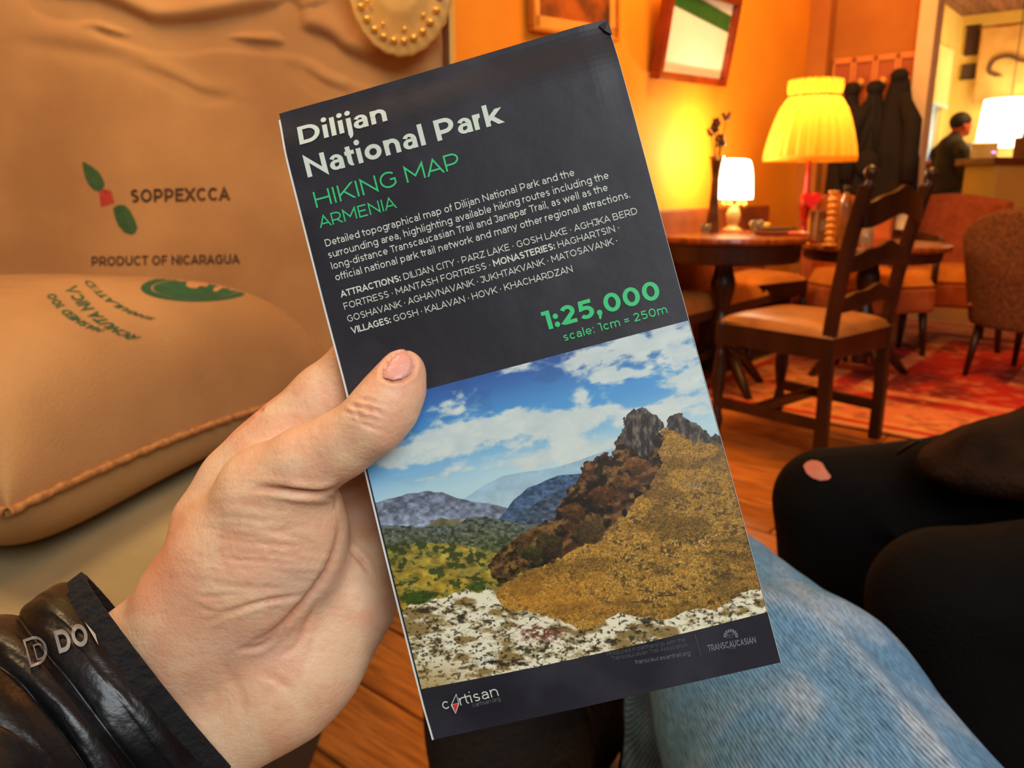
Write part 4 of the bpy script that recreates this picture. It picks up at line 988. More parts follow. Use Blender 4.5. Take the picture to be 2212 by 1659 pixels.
for zi, z in enumerate((.43, .69, .93, 1.15)):
    for k in range(9):
        cl = cols[(k*3+zi*2) % 8]; x = shx-shw/2+.08+(shw-.16)*k/8
        nm = ('bottle', 'jar')[(k+zi) % 2]
        pr = [(.001, 0), (.026, 0), (.028, .01), (.028, .09), (.012, .13), (.012, .165), (.001, .166)] if nm == 'bottle' else [(.001, 0), (.033, 0), (.035, .01), (.035, .09), (.030, .10), (.031, .12), (.001, .121)]
        o = MB().lathe(pr, n=12).build(nm, mat('goods_%d_%d_%d' % cl, rgb(*cl), .25), smooth=True); o.location = (x, 9.0, z)
        cn = ['cream', 'mint green', 'amber', 'red', 'teal', 'ivory', 'violet', 'dark green'][(k*3+zi*2) % 8]; on = ['lowest', 'second', 'third', 'topmost'][zi]; od = ['first', 'second', 'third', 'fourth', 'fifth', 'sixth', 'seventh', 'eighth', 'ninth'][k]
        tag(o, '%s %s %s from the left on the %s shelf of the display cabinet' % (cn, nm, od, on), nm, nm+'s in the display cabinet')
top_ = thing('espresso_machine', 'small steel machine with a violet light on top of the display cabinet', 'machine', (shx+.22, 9.0, 1.2))
MB().box((0, 0, .10), (.30, .24, .18)).build('body', mat('steel', rgb(220, 190, 130), .25, metal=.6), top_, bevel=.012)
MB().lathe([(.001, 0), (.016, 0), (.016, .01), (.001, .011)], c=(.10, -.13, .08), n=12).build('pilot_light', mat('violet_led', (.5, .3, 1, 1), .5, emit=(.45, .3, 1, 1), estr=4), top_)
top2 = MB().box((0, .02, 1.175), (shw+.06, .38, .04)).build('counter_top', M_top, sh, bevel=.004)
# bar counter at the right edge
bc = PY(2140, 350, 7.4); bt = thing('bar_counter', 'bar counter with pale yellow front and brown wooden top at the far right', 'counter', (float(bc[0])+.75, 7.5, 0), math.radians(-4))
MB().box((0, 0, .56), (1.5, .6, 1.12)).build('front', mat('bar_front', rgb(250, 206, 100), .5, rgb(240, 190, 84), 2), bt, bevel=.008)
MB().box((-.02, -.02, 1.15), (1.62, .72, .06)).build('top', M_top, bt, bevel=.008)
MB().box((0, -.03, .05), (1.52, .60, .10)).build('plinth', M_blk, bt)
ut = thing('till', 'dark brown wooden box standing on the bar counter', 'till', (float(bc[0])+.55, 7.45, 1.18), .2)
MB().box((0, 0, .09), (.55, .26, .18)).build('body', M_top, ut, bevel=.01); MB().box((-.02, 0, .20), (.40, .22, .05)).build('lid', M_blk, ut, bevel=.006)
# things on the far wall
def fwp(u, v, off=0.0):
    r = ray(u, v); n = -np.array([AX[0], AX[1], 0]); o = np.array([fw0[0], fw0[1], 0])+n*off
    s = ((o-np.array([0, 0, CAMZ]))@n)/(r@n); return np.array([0, 0, CAMZ])+r*s
def panel_fw(name, lab, cat, u0, v0, u1, v1, m, th=.03, off=.03):
    a = fwp(u0, v0, off); b = fwp(u1, v0, off); c_ = fwp(u0, v1, off); w_ = float(np.linalg.norm((b-a)[:2])); h_ = float(a[2]-c_[2]); c = (a+b)/2
    t = thing(name, lab, cat, (float(c[0]), float(c[1]), float(a[2]-h_/2)), ANG); return t, w_, h_
t, w_, h_ = panel_fw('wall_board', 'tall dark board high on the yellow wall beside the window', 'board', 2090, 58, 2118, 120, M_blk)
MB().box((0, 0, 0), (w_, .03, h_)).build('board', mat('slate', rgb(70, 42, 26), .8), t, bevel=.004); MB().box((0, -.005, h_/2), (w_+.02, .04, .02)).build('top_rail', M_blk, t)
t, w_, h_ = panel_fw('wall_board', 'small square dark board under the tall one on the yellow wall', 'board', 2079, 139, 2112, 170, M_blk)
MB().box((0, 0, 0), (w_, .03, h_)).build('board', mat('slate2', rgb(84, 62, 44), .8), t, bevel=.004); MB().box((0, -.005, -h_/2), (w_+.02, .04, .02)).build('bottom_rail', M_blk, t)
# hanging sack banner
a = fwp(2122, 60, .12); b = fwp(2290, 60, .12); w_ = float(np.linalg.norm((b-a)[:2])); h_ = float(a[2]-fwp(2122, 222, .12)[2]); c = (a+b)/2
ban = thing('sack_banner', 'burlap sack banner with a dark curled mark hanging on the far wall', 'banner', (float(c[0]), float(c[1]), float(a[2]-h_/2)), ANG)
n_ = 40; X, Z = np.meshgrid(np.linspace(-w_/2, w_/2, n_), np.linspace(-h_/2, h_/2, n_), indexing='ij'); Y = -.015*np.sin(X*14)-.02*fbm(X*4, Z*4, 61, 3)
cl = mk('cloth', np.stack([X, Y, Z], -1).reshape(-1, 3), grid(n_, n_), mat('banner_sack', rgb(206, 160, 84), .95, rgb(190, 142, 70), 5), ban, smooth=True, solid=.004)
MB().tube([(-w_/2-.03, 0, h_/2), (w_/2+.03, 0, h_/2)], .014, 10).build('rod', M_top, ban)
pp = catmull([np.array(p) for p in [(-w_/2+.20, -h_*.14), (-w_/2+.13, -h_*.08), (-w_/2+.17, h_*.06), (-w_/2+.30, h_*.10), (-w_/2+.45, h_*.02), (-w_/2+.62, h_*.02), (-w_/2+.78, h_*.08)]], 6)
v, f = _ribbon([tuple(p) for p in pp], .045); V = [(p[0], -.03-.015*math.sin(p[0]*14)-.005, p[1]) for p in v]; mk('printed_mark', V, f, mat('banner_ink', rgb(90, 62, 30), .95), ban)
# bright hanging shade, far right
a = fwp(2120, 218, .5); b = fwp(2250, 218, .5); w_ = float(np.linalg.norm((b-a)[:2])); h_ = float(a[2]-fwp(2120, 318, .5)[2]); c = (a+b)/2
t = thing('pendant_lamp', 'large glowing white drum lamp shade hanging over the bar at the right edge', 'lamp', (float(c[0]), float(c[1]), float(a[2]-h_/2)))
MB().lathe([(w_*.44, h_/2), (w_*.46, h_/4), (w_*.49, -h_/4), (w_*.5, -h_/2)], n=40, cap=False).build('lamp_shade', mat('paper_shade_lit', (1, .97, .88, 1), .6, emit=(1, .93, .76, 1), estr=3.2), t, smooth=True, solid=.004)
MB().tube([(0, 0, h_/2-.05), (0, 0, 2.86-float(a[2]-h_/2))], .006, 8).build('cord', M_blk, t)
MB().tube([(0, 0, h_/2-.05), (w_*.44, 0, h_/2-.01)], .004, 6).build('spoke', M_blk, t)
light('pendant_bulb', 'POINT', (float(c[0]), float(c[1]), float(a[2]-h_/2)), 20, (1, .8, .5), .1)

# ------------------------------------------------------------------ companion: black trousers, ripped knee, dark jacket
M_btr = mat('black_denim', rgb(9, 8, 8), .9, rgb(6, 5, 5), 20, .35, 220, spec=.12)
per2 = thing('person', 'seated person in black ripped-knee trousers and dark jacket at the right', 'person', (.9, 1.0, 0))
g = SDF((.33, .58, -.01), (1.36, 1.36, .72), .009)
g.chain([(1.15, 1.10, .50), (.72, 1.165, .475), (.505, 1.185, .455)], [.125, .093, .080], k=.03); g.chain([(.50, 1.185, .45), (.525, 1.19, .25), (.55, 1.20, .09)], [.080, .074, .058], k=.03)
g.chain([(1.15, .86, .50), (.72, .84, .485), (.52, .85, .465)], [.125, .095, .082], k=.03); g.chain([(.51, .85, .46), (.56, .83, .25), (.58, .84, .09)], [.086, .085, .070], k=.03)
g.ell((1.18, .97, .50), (.16, .22, .15), k=.05)
for k in range(7):
    a = k*.9; g.cone((.60+.02*k, 1.07+.012*k, .38+.02*k), (.53+.03*k, 1.11, .50), .006, .004, .03)
V, Q = g.mesh(3); trs = mk('trousers', V, Q, M_btr, per2, smooth=True, world=True); t2 = bvh_of(trs); wo2 = np.array(per2.location)
g = SDF((.50, .62, .04), (1.2, .98, .56), .011); g.ell((.84, .80, .31), (.27, .075, .21), axes=[[.98, 0, -.2], [0, 1, 0], [.2, 0, .98]]); g.ell((.72, .80, .40), (.15, .08, .08), k=.04)
Vc, Qc = g.mesh(3); Nc = vnormals(Vc, Qc); Vc = Vc+Nc*(.012*np.sin(Vc[:, 0]*38+1.5*np.sin(Vc[:, 2]*9)))[:, None]; mk('coat_tail', Vc, Qc, M_btr, per2, smooth=True, world=True)
M_sk2 = mat('knee_skin', rgb(196, 118, 98), .6, rgb(180, 102, 84), 40, sss=.1)
q, f_ = fill_px([(1735, 1006), (1742, 998), (1753, 994), (1765, 995), (1776, 1000), (1784, 1014), (1796, 1030), (1790, 1036), (1772, 1038), (1754, 1032), (1742, 1022)]); decal('knee_skin', q, f_, t2, M_sk2, per2, .0022, wo2)
for sx, yy in ((.50, 1.19), (.50, .84)):
    g = SDF((sx-.16, yy-.10, -.01), (sx+.16, yy+.10, .16), .008); g.chain([(sx+.09, yy, .05), (sx, yy, .045), (sx-.09, yy, .035)], [.045, .042, .034], k=.03); V, Q = g.mesh(); V[:, 2] = np.maximum(V[:, 2], .001)
    mk('shoe', V, Q, mat('black_shoe', rgb(16, 14, 14), .4), per2, smooth=True, world=True)
g = SDF((.52, .80, .40), (1.40, 1.34, 1.50), .012)
g.chain([(1.20, .98, .60), (1.24, .98, .95), (1.24, .98, 1.25)], [.18, .19, .16], k=.06)
g.ell((.84, 1.06, .585), (.27, .13, .055), axes=[[.99, 0, .12], [0, 1, 0], [-.12, 0, .99]], k=.05)
g.chain([(.635, 1.03, .590), (.80, 1.10, .605), (1.1, 1.12, .63)], [.030, .042, .05], k=.04); g.chain([(1.25, 1.10, 1.22), (1.16, 1.16, .92), (.98, 1.08, .70)], [.08, .07, .055], k=.04)
g.chain([(1.22, .82, 1.22), (1.14, .84, .92), (1.02, .90, .70)], [.08, .07, .055], k=.04)
V, Q = g.mesh(3); N_ = vnormals(V, Q); V = V+N_*(.007*(fbm(V[:, 0]*26, V[:, 1]*26+V[:, 2]*18, 71, 3)-.5))[:, None]
mk('jacket', V, Q, mat('dark_jacket', rgb(50, 32, 20), .95, rgb(30, 19, 12), 16, .5, 120, spec=.08), per2, smooth=True, world=True)
MB().tube([PY(1938, 980, 1.12)-wo2, PY(1966, 962, 1.08)-wo2, PY(1990, 950, 1.05)-wo2], .003, 8).build('drawstring', M_blk, per2, smooth=True)
g = SDF((1.05, .8, 1.2), (1.45, 1.15, 1.75), .012); g.chain([(1.24, .98, 1.30), (1.23, .98, 1.42)], [.055, .052]); g.ell((1.21, .98, 1.52), (.098, .078, .12)); g.ell((1.112, .98, 1.51), (.02, .014, .022), k=.02); V, Q = g.mesh(); mk('head', V, Q, M_skf, per2, smooth=True, world=True)
g = SDF((1.05, .8, 1.35), (1.45, 1.15, 1.75), .01); g.ell((1.235, .98, 1.545), (.108, .09, .11)); g.ell((1.14, .98, 1.47), (.09, .12, .09), k=.01, cut=True); V, Q = g.mesh(); mk('hair', V, Q, M_hair, per2, smooth=True, world=True)

# dark bag on the floor under the map
bag = thing('backpack', 'black-brown fabric bag standing on the floor beneath the map', 'bag', (.02, 1.05, 0))
g = SDF((-.22, .82, -.02), (.20, 1.34, .46), .01)
g.ell((-.01, 1.06, .19), (.125, .16, .22)); g.ell((.0, .98, .13), (.11, .12, .12), k=.05); g.ell((.03, 1.10, .22), (.115, .14, .18), k=.05); g.ell((.085, 1.12, .17), (.07, .12, .17), k=.05); g.ell((.135, 1.17, .19), (.075, .12, .21), k=.05)
V, Q = g.mesh(3); N_ = vnormals(V, Q); V = V+N_*(.014*(fbm(V[:, 0]*14, V[:, 1]*9+V[:, 2]*12, 77, 3)-.5))[:, None]; V[:, 2] = np.maximum(V[:, 2], .002)
mk('body', V, Q, mat('bag_cloth', rgb(18, 12, 9), .9, rgb(10, 7, 5), 16, .4, 80), bag, smooth=True, world=True)
MB().tube([(-.075, .02, .400), (-.07, .02, .440), (-.01, .02, .455), (.05, .02, .440), (.055, .02, .395)], .009, 8).build('handle', M_blk, bag, smooth=True)
bb = bvh_of(bag.children[0])
pz = [(1262, 1500), (1272, 1540), (1282, 1590), (1300, 1640), (1310, 1670)]
pts = []
for u_, v_ in pz:
    h = bb.ray_cast(Vector((0, 0, CAMZ))-bag.location, Vector(ray(u_, v_)).normalized(), 5)
    if h[0] is not None: pts.append(h[0]+Vector((0, -.001, .001)))
if len(pts) > 1: MB().tube(pts, .0022, 8).build('seam', mat('bag_piping', rgb(70, 40, 22), .7), bag, smooth=True)

# ------------------------------------------------------------------ photographer: jeans, jacket sleeve, left hand
per = thing('person', 'photographer in light blue jeans and black down jacket holding the map', 'person', (.1, .4, 0))
wp = np.array(per.location)
g = SDF((.06, -.32, -.01), (.42, 1.12, .66), .006)
g.chain([(.240, -.1, .455), (.250, .35, .462), (.250, .62, .472), (.236, .84, .455)], [.135, .128, .116, .098], k=.03); g.ell((.236, .86, .445), (.088, .085, .09), k=.04)
g.chain([(.232, .90, .42), (.225, .94, .25), (.215, .97, .08)], [.085, .068, .06], k=.03)
V, Q = g.mesh(3); N_ = vnormals(V, Q); U, Vp, _ = to_px(V)
D = np.zeros(len(V))
for pts, amp, wd in [([(1560, 1290), (1650, 1285), (1720, 1310), (1790, 1352), (1860, 1420), (1930, 1500), (2000, 1580), (2070, 1680)], .006, 26)]:
    d, t_, sg = polydist(U, Vp, catmull([np.array(p) for p in pts], 6)); D += amp*np.exp(-((d/wd)**2))-.005*np.exp(-(((d*sg+wd*1.2)/(wd*1.0))**2))
for pts, amp, wd in [([(1420, 1560), (1560, 1480), (1700, 1470)], .0022, 22), ([(1480, 1640), (1650, 1560), (1850, 1600)], .002, 24), ([(1640, 1190), (1760, 1290), (1880, 1400)], .003, 16), ([(1700, 1400), (1800, 1500), (1860, 1640)], .003, 18)]:
    d, t_, sg = polydist(U, Vp, catmull([np.array(p) for p in pts], 6)); D -= amp*np.exp(-((d/wd)**2))*np.sin(np.pi*t_)
D += .0014*(fbm(V[:, 0]*30, V[:, 1]*18, 81, 3)-.5)
V = V+N_*D[:, None]; U, Vp, _ = to_px(V)
# faded cloth colour: washed ridge along the fold, darker indigo mottling
wash = fbm(V[:, 0]*34, V[:, 1]*18, 83, 4); d, t_, sg = polydist(U, Vp, catmull([np.array(p) for p in [(1560, 1290), (1650, 1285), (1790, 1352), (1930, 1500), (2070, 1680)]], 6))
cj = lin((92, 140, 184))+(lin((182, 202, 220))-lin((92, 140, 184)))*np.clip(sst(.42, .70, wash)*.34+.32*np.exp(-((d/15)**2)), 0, 1)[:, None]
M_den = mat('blue_denim', (1, 1, 1, 1), .9, attr='col', spec=.12)
th = np.arctan2(V[:, 0]-.24, V[:, 2]-.44); tw = th*.115+.10*V[:, 1]+.0016*fbm(V[:, 0]*22, V[:, 1]*22, 87, 3)     # position across the twill
nt = M_den.node_tree; bs = nt.nodes['Principled BSDF']; at = [x for x in nt.nodes if x.type == 'ATTRIBUTE'][0]
ta = nt.nodes.new('ShaderNodeAttribute'); ta.attribute_name = 'twill'
def mth(op, a_, b_=None):
    n_ = nt.nodes.new('ShaderNodeMath'); n_.operation = op
    for i_, x_ in enumerate((a_, b_)):
        if x_ is None: continue
        if isinstance(x_, (int, float)): n_.inputs[i_].default_value = x_
        else: nt.links.new(x_, n_.inputs[i_])
    return n_.outputs[0]
tcn = nt.nodes.new('ShaderNodeTexCoord'); mpn = nt.nodes.new('ShaderNodeMapping'); mpn.inputs['Scale'].default_value = (420, 90, 420); nt.links.new(tcn.outputs['Object'], mpn.inputs[0])
sl = nt.nodes.new('ShaderNodeTexNoise'); sl.inputs['Scale'].default_value = 1.0; sl.inputs['Detail'].default_value = 3; nt.links.new(mpn.outputs[0], sl.inputs['Vector'])
sn = mth('SINE', mth('MULTIPLY', ta.outputs['Fac'], 2*math.pi/.00235)); hgt = mth('ADD', mth('MULTIPLY', sn, .30), mth('MULTIPLY', mth('SUBTRACT', sl.outputs[0], .5), 1.5))
fac = mth('ADD', hgt, .86); vm = nt.nodes.new('ShaderNodeVectorMath'); vm.operation = 'SCALE'; nt.links.new(at.outputs[0], vm.inputs[0]); nt.links.new(fac, vm.inputs['Scale']); nt.links.new(vm.outputs[0], bs.inputs['Base Color'])
bp_ = nt.nodes.new('ShaderNodeBump'); bp_.inputs['Strength'].default_value = .35; bp_.inputs['Distance'].default_value = .001; nt.links.new(hgt, bp_.inputs['Height']); nt.links.new(bp_.outputs[0], bs.inputs['Normal'])
jo = mk('jeans', V, Q, M_den, per, smooth=True, world=True, attr=cj)
ta_ = jo.data.attributes.new('twill', 'FLOAT', 'POINT'); ta_.data.foreach_set('value', tw.astype(np.float32))
g = SDF((.12, .85, -.01), (.32, 1.25, .14), .008); g.chain([(.215, .96, .05), (.215, 1.06, .045), (.215, 1.15, .035)], [.05, .045, .036], k=.03); V, Q = g.mesh(); V[:, 2] = np.maximum(V[:, 2], .001); mk('shoe', V, Q, M_blk, per, smooth=True, world=True)
# ------------------------------------------------------------------ the folded map
RM = np.array([[0.96453155, -0.24927173, 0.08684756], [0.25220365, 0.96736583, -0.02442694], [-0.07792441, 0.04546382, 0.9959221]])
TM = np.array([0.0029373, 0.00161908, 0.25974211]); MW, MH = .114, .2142
CAMB = np.array([[1, 0, 0], [0, sp, cp], [0, cp, -sp]])          # right, up, forward in world axes
CW = np.array([0, 0, CAMZ])
def zb(x, y):
    """how far the cover bends away from the flat (towards the back)"""
    x = np.asarray(x, float); y = np.asarray(y, float)
    z = .0030*sst(.088, .1075, y)**1.5+.0006*np.sin(y*38+.6)+.0012*sst(-.094, -.108, y)*sst(.0, -.05, x)-.0008*sst(-.03, -.057, x)*sst(.0, .05, y)
    z = z+.0012*np.exp(-(((x+.05)/.012)**2+((y-.012)/.018)**2))+.0010*sst(.047, .057, x)*sst(.07, .105, y)
    return z
def M2W(x, y, front=0.0):
    p = np.stack([np.asarray(x, float), np.asarray(y, float), zb(x, y)-front], -1)
    return CW+((p@RM.T)+TM)@CAMB
def P2M(u, v):
    a = (np.asarray(u, float)-1106)/F; b = (829.5-np.asarray(v, float))/F; r = np.stack([a, b, np.ones_like(a)], -1)
    n = RM[:, 2]; s = (TM@n)/(r@n); q = r*s[..., None]-TM
    return q@RM[:, 0], q@RM[:, 1]
def map_s(u, v):
    a = (u-1106)/F; b = (829.5-v)/F; n = RM[:, 2]; return (TM@n)/(np.array([a, b, 1.0])@n)
mroot = thing('hiking_map', 'folded hiking map with dark cover and mountain photo held in the hand', 'map', tuple(M2W(0, 0)))
M_cov = mat('cover_print', rgb(38, 37, 45), .46, rgb(31, 30, 37), 38, .07, 26, spec=.32)
# scuffed patches of the dark print
nt = M_cov.node_tree; bs = nt.nodes['Principled BSDF']; r0 = [x for x in nt.nodes if x.type == 'VALTORGB'][0]
tc = nt.nodes.new('ShaderNodeTexCoord'); n3 = nt.nodes.new('ShaderNodeTexNoise'); n3.inputs['Scale'].default_value = 24; n3.inputs['Detail'].default_value = 8; nt.links.new(tc.outputs['Object'], n3.inputs['Vector'])
r3 = nt.nodes.new('ShaderNodeValToRGB'); r3.color_ramp.elements[0].position = .50; r3.color_ramp.elements[1].position = .80; r3.color_ramp.elements[0].color = (0, 0, 0, 1); r3.color_ramp.elements[1].color = (.5, .5, .5, 1); nt.links.new(n3.outputs[0], r3.inputs[0])
mx = nt.nodes.new('ShaderNodeMixRGB'); mx.inputs[2].default_value = rgb(84, 84, 92); nt.links.new(r3.outputs[0], mx.inputs[0]); nt.links.new(r0.outputs[0], mx.inputs[1]); nt.links.new(mx.outputs[0], bs.inputs['Base Color'])
M_pap = mat('paper_white', rgb(222, 226, 220), .6, rgb(205, 210, 204), 60)
def sheet(name, x0, x1, y0, y1, front, m, n0=40, n1=80, th=0.0):
    X, Y = np.meshgrid(np.linspace(x0, x1, n0), np.linspace(y0, y1, n1), indexing='ij'); P = M2W(X, Y, front).reshape(-1, 3)
    if th:
        Pb = M2W(X, Y, front-th).reshape(-1, 3); nn_ = n0*n1; Q = grid(n0, n1)
        ring = [i*n1 for i in range(n0)]+[(n0-1)*n1+j for j in range(1, n1)]+[i*n1+n1-1 for i in range(n0-2, -1, -1)]+[j for j in range(n1-2, 0, -1)]
        Fq = [tuple(q) for q in Q]+[tuple((q+nn_)[::-1]) for q in Q]+[(ring[i], ring[(i+1) % len(ring)], ring[(i+1) % len(ring)]+nn_, ring[i]+nn_) for i in range(len(ring))]
        return mk(name, np.vstack([P, Pb]), Fq, m, mroot, smooth=False, world=True)
    return mk(name, P, grid(n0, n1), m, mroot, smooth=True, world=True)
sheet('cover', -MW/2-.0003, MW/2, -MH/2, MH/2+.0012, 0, M_cov, 60, 110, th=.00025)
for k in range(6):
    e = [.0011, .0007, .0012, .0005, .0010, .0006][k]
    sheet('folded_sheet', -MW/2-e, MW/2+[.0001, -.0002, .0003, -.0001, .0002, -.0001][k], -MH/2-[.0001, -.0002, .0002, 0, .0001, .0002][k], MH/2-.0008, -.0003-.0005*k, M_pap, 14, 40, th=.00032)
sheet('back_cover', -MW/2, MW/2, -MH/2, MH/2, -.0035, M_cov, 20, 40, th=.00025)
# the printed photograph: colours of the print evaluated on a fine grid
xa, ya = P2M(np.array([915., 1490.]), np.array([842., 692.])); ytop = float(ya.mean()); xb, yb = P2M(np.array([914., 1655.]), np.array([1487., 1322.])); ybl, ybr = float(yb[0]), float(yb[1])
nu, nv = 640, 540; TX, TY = np.meshgrid(np.linspace(-MW/2+.0002, MW/2-.0002, nu), np.linspace(0, 1, nv), indexing='ij')
yl = ybl+(ybr-ybl)*(TX+MW/2)/MW-.0012*np.sin(np.pi*(TX+MW/2)/MW); Yp = yl+(ytop-yl)*TY
p0 = np.stack([TX, Yp, np.zeros_like(TX)], -1)@RM.T+TM; U = 1106+F*p0[..., 0]/p0[..., 2]; Vv = 829.5-F*p0[..., 1]/p0[..., 2]
def mixc(c, c2, m): m = np.clip(m, 0, 1)[..., None]; return c*(1-m)+np.asarray(c2)*m
def S(r, g_, b): return np.array([r, g_, b], float)
def picture(U, Vv):
    ct, st_ = math.cos(math.radians(-14)), math.sin(math.radians(-14))
    X = (U*ct+Vv*st_)/100; Y = (-U*st_+Vv*ct)/100
    # sky
    hz = np.clip((Y*100-1000-0)/(1400-1000), 0, 1)
    yy = Y*100; t = np.clip((yy-1010)/260, 0, 1)
    c = mixc(np.broadcast_to(S(50, 86, 150), U.shape+(3,)), S(84, 150, 202), sst(.0, .55, t)); c = mixc(c, S(176, 206, 212), sst(.5, 1.0, t))
    w1 = fbm(X*1.1+fbm(X*2, Y*2, 4, 3)*.8, Y*2.6+fbm(X*1.7, Y*2, 5, 3)*.9, 1, 6, .55); w2 = fbm(X*3.2, Y*7, 2, 5); w3 = fbm(X*7, Y*11, 12, 4)
    dens = (w1-.5)*2.2+(w2-.5)*.9+(w3-.5)*.45
    bias = np.full(U.shape, -.33)
    for (cu, cv, ru, rv, ang, a) in [(1010, 935, 230, 48, -10, 1.15), (1250, 905, 190, 34, -9, .95), (900, 985, 110, 34, -12, .8), (1200, 770, 210, 36, -18, .62), (1400, 740, 150, 34, -25, .8), (1340, 812, 60, 16, -6, 1.1), (1480, 800, 90, 60, -30, .95),
                                     (960, 870, 120, 26, -12, .55), (1256, 855, 18, 18, 0, 1.0), (1500, 880, 120, 40, -10, .8), (930, 1030, 80, 12, -10, 1.0), (1280, 985, 150, 50, -10, .7), (1130, 1000, 220, 26, -8, .45), (840, 1020, 60, 30, 0, .45)]:
        ca, sa = math.cos(math.radians(ang)), math.sin(math.radians(ang)); dx = U-cu; dy = Vv-cv; q = ((dx*ca+dy*sa)/ru)**2+((-dx*sa+dy*ca)/rv)**2; bias = bias+a*np.exp(-q*1.1)
    for (cu, cv, ru, rv) in [(1120, 838, 150, 30), (1000, 1025, 180, 16), (860, 1052, 60, 14), (1420, 850, 60, 24), (900, 905, 40, 30), (1330, 870, 70, 14)]: bias = bias-.75*np.exp(-((U-cu)/ru)**2-((Vv-cv)/rv)**2)
    cl = sst(-.06, .62, dens+bias)
    c = mixc(c, S(206, 214, 206)-S(34, 24, 12)*(fbm(X*3, Y*5, 9, 4)[..., None]-.2), cl*.96)
    c = mixc(c, S(56, 82, 130), sst(.5, .8, fbm(X*1.6, Y*4, 14, 4))*(1-cl)*.35*(1-t))
    def ridge(pts, amp=5, fr=.06, sd=0):
        p = np.array(pts, float); return np.interp(U, p[:, 0], p[:, 1])+amp*(fbm(U*fr, U*0+sd, 40+sd, 4)-.5)*2
    def layer(c, pts, lo, hi, h_, amp=5, fr=.06, sd=0, tex=0.25, tsc=.05, umax=9999, soft=1.5):
        r_ = ridge(pts, amp, fr, sd); m = sst(0, soft, Vv-r_)*(U < umax); dep = np.clip((Vv-r_)/h_, 0, 1)
        n_ = fbm(U*tsc, Vv*tsc*1.5, 60+sd, 5); cc = mixc(np.broadcast_to(np.array(lo, float), U.shape+(3,)), hi, dep)*(1+tex*2*(n_[..., None]-.5)*1.6); return mixc(c, cc, m)
    c = layer(c, [(950, 1100), (1000, 1078), (1050, 1046), (1085, 1028), (1130, 1020), (1200, 1010), (1260, 990), (1320, 968)], (150, 182, 198), (164, 190, 198), 60, 2, .03, 1, .06)
    c = layer(c, [(780, 1092), (850, 1074), (890, 1064), (925, 1060), (955, 1062), (975, 1070), (995, 1078), (1040, 1084), (1080, 1092), (1140, 1100)], (108, 116, 132), (146, 158, 174), 110, 3, .05, 2, .30, .09)
    c = layer(c, [(780, 1150), (950, 1140), (1060, 1120), (1140, 1112)], (136, 148, 166), (122, 132, 148), 60, 6, .03, 12, .25, .1)
    c = layer(c, [(1050, 1150), (1085, 1112), (1110, 1078), (1140, 1054), (1170, 1040), (1205, 1026), (1250, 1022), (1300, 1015)], (66, 88, 116), (94, 112, 132), 110, 2, .05, 3, .30, .12)
    c = layer(c, [(1075, 1165), (1130, 1105), (1180, 1068), (1240, 1050), (1300, 1040)], (64, 78, 96), (86, 94, 104), 100, 3, .05, 13, .35, .12)
    # left green hills
    c = layer(c, [(780, 1175), (830, 1164), (880, 1152), (915, 1138), (940, 1124), (955, 1115), (975, 1124), (1000, 1122), (1040, 1115), (1080, 1122), (1125, 1135), (1200, 1130)], (112, 108, 84), (122, 118, 50), 60, 3, .05, 4, .3)
    c = layer(c, [(985, 1135), (1010, 1116), (1050, 1114), (1100, 1122), (1145, 1134), (1230, 1120)], (84, 92, 84), (92, 96, 62), 80, 4, .06, 5, .45, .14, umax=9999)
    c = layer(c, [(780, 1190), (860, 1180), (900, 1172), (960, 1170), (1020, 1180), (1100, 1205), (1180, 1240)], (142, 130, 60), (146, 122, 44), 110, 6, .04, 6, .35)
    gh = ((Vv > 1150) & (U < 1230)); n5 = fbm(U*.045, Vv*.085, 91, 5); n6 = fbm(U*.12, Vv*.16, 92, 4)
    c = mixc(c, S(52, 66, 34), gh*sst(.50, .60, n5*.6+n6*.4+.05*np.exp(-((U-1000)/70)**2-((Vv-1200)/26)**2))*.85*sst(1150, 1175, Vv))
    c = mixc(c, S(164, 148, 72), gh*sst(.60, .68, fbm(U*.03, Vv*.1, 95, 3))*.6*sst(1180, 1200, Vv))
    # golden hillside
    up = np.array([(1040, 1330), (1062, 1278), (1110, 1248), (1180, 1212), (1250, 1180), (1305, 1140), (1350, 1090), (1390, 1040), (1408, 990), (1424, 934), (1436, 922), (1470, 930), (1510, 942), (1560, 956), (1620, 975)], float)
    dlow = np.interp(U, up[:, 0], up[:, 1]); mg = (U > 1040)*sst(0, 2, Vv-dlow-3*(fbm(U*.1, Vv*0, 97, 3)-.5))
    gn = fbm(U*.06, Vv*.11, 101, 6, .62); gf = fbm((U-Vv*.3)*.24, (Vv+U*.35)*.34, 102, 4, .7); gl_ = fbm(U*.014, Vv*.022, 103, 3)
    cg = mixc(np.broadcast_to(S(148, 112, 46), U.shape+(3,)), S(210, 178, 106), sst(.40, .66, .5+1.6*(gf*.62+gn*.38-.5))); cg = mixc(cg, S(74, 56, 28), sst(.50, .72, .5+1.7*(gn*.55+fbm(U*.17, Vv*.21, 107, 4, .7)*.45-.5))*.85); cg = mixc(cg, S(104, 80, 38), sst(.42, .62, gl_)*.6); cg = mixc(cg, S(196, 150, 70), sst(.54, .70, fbm(U*.012+Vv*.006, Vv*.05, 106, 4))*.45)
    cg = mixc(cg, S(70, 44, 18), sst(.55, .66, gf)*.55); cg = cg*(.82+.9*(fbm(U*.3, Vv*.42, 109, 3, .7)[..., None]-.3)); cg = mixc(cg, S(198, 134, 44), np.exp(-((U-1180)/150)**2-((Vv-1290)/60)**2)*.45); cg = mixc(cg, S(120, 92, 52), sst(1200, 1000, Vv)*sst(.4, .6, gn)*.5)
    c = mixc(c, cg, mg)
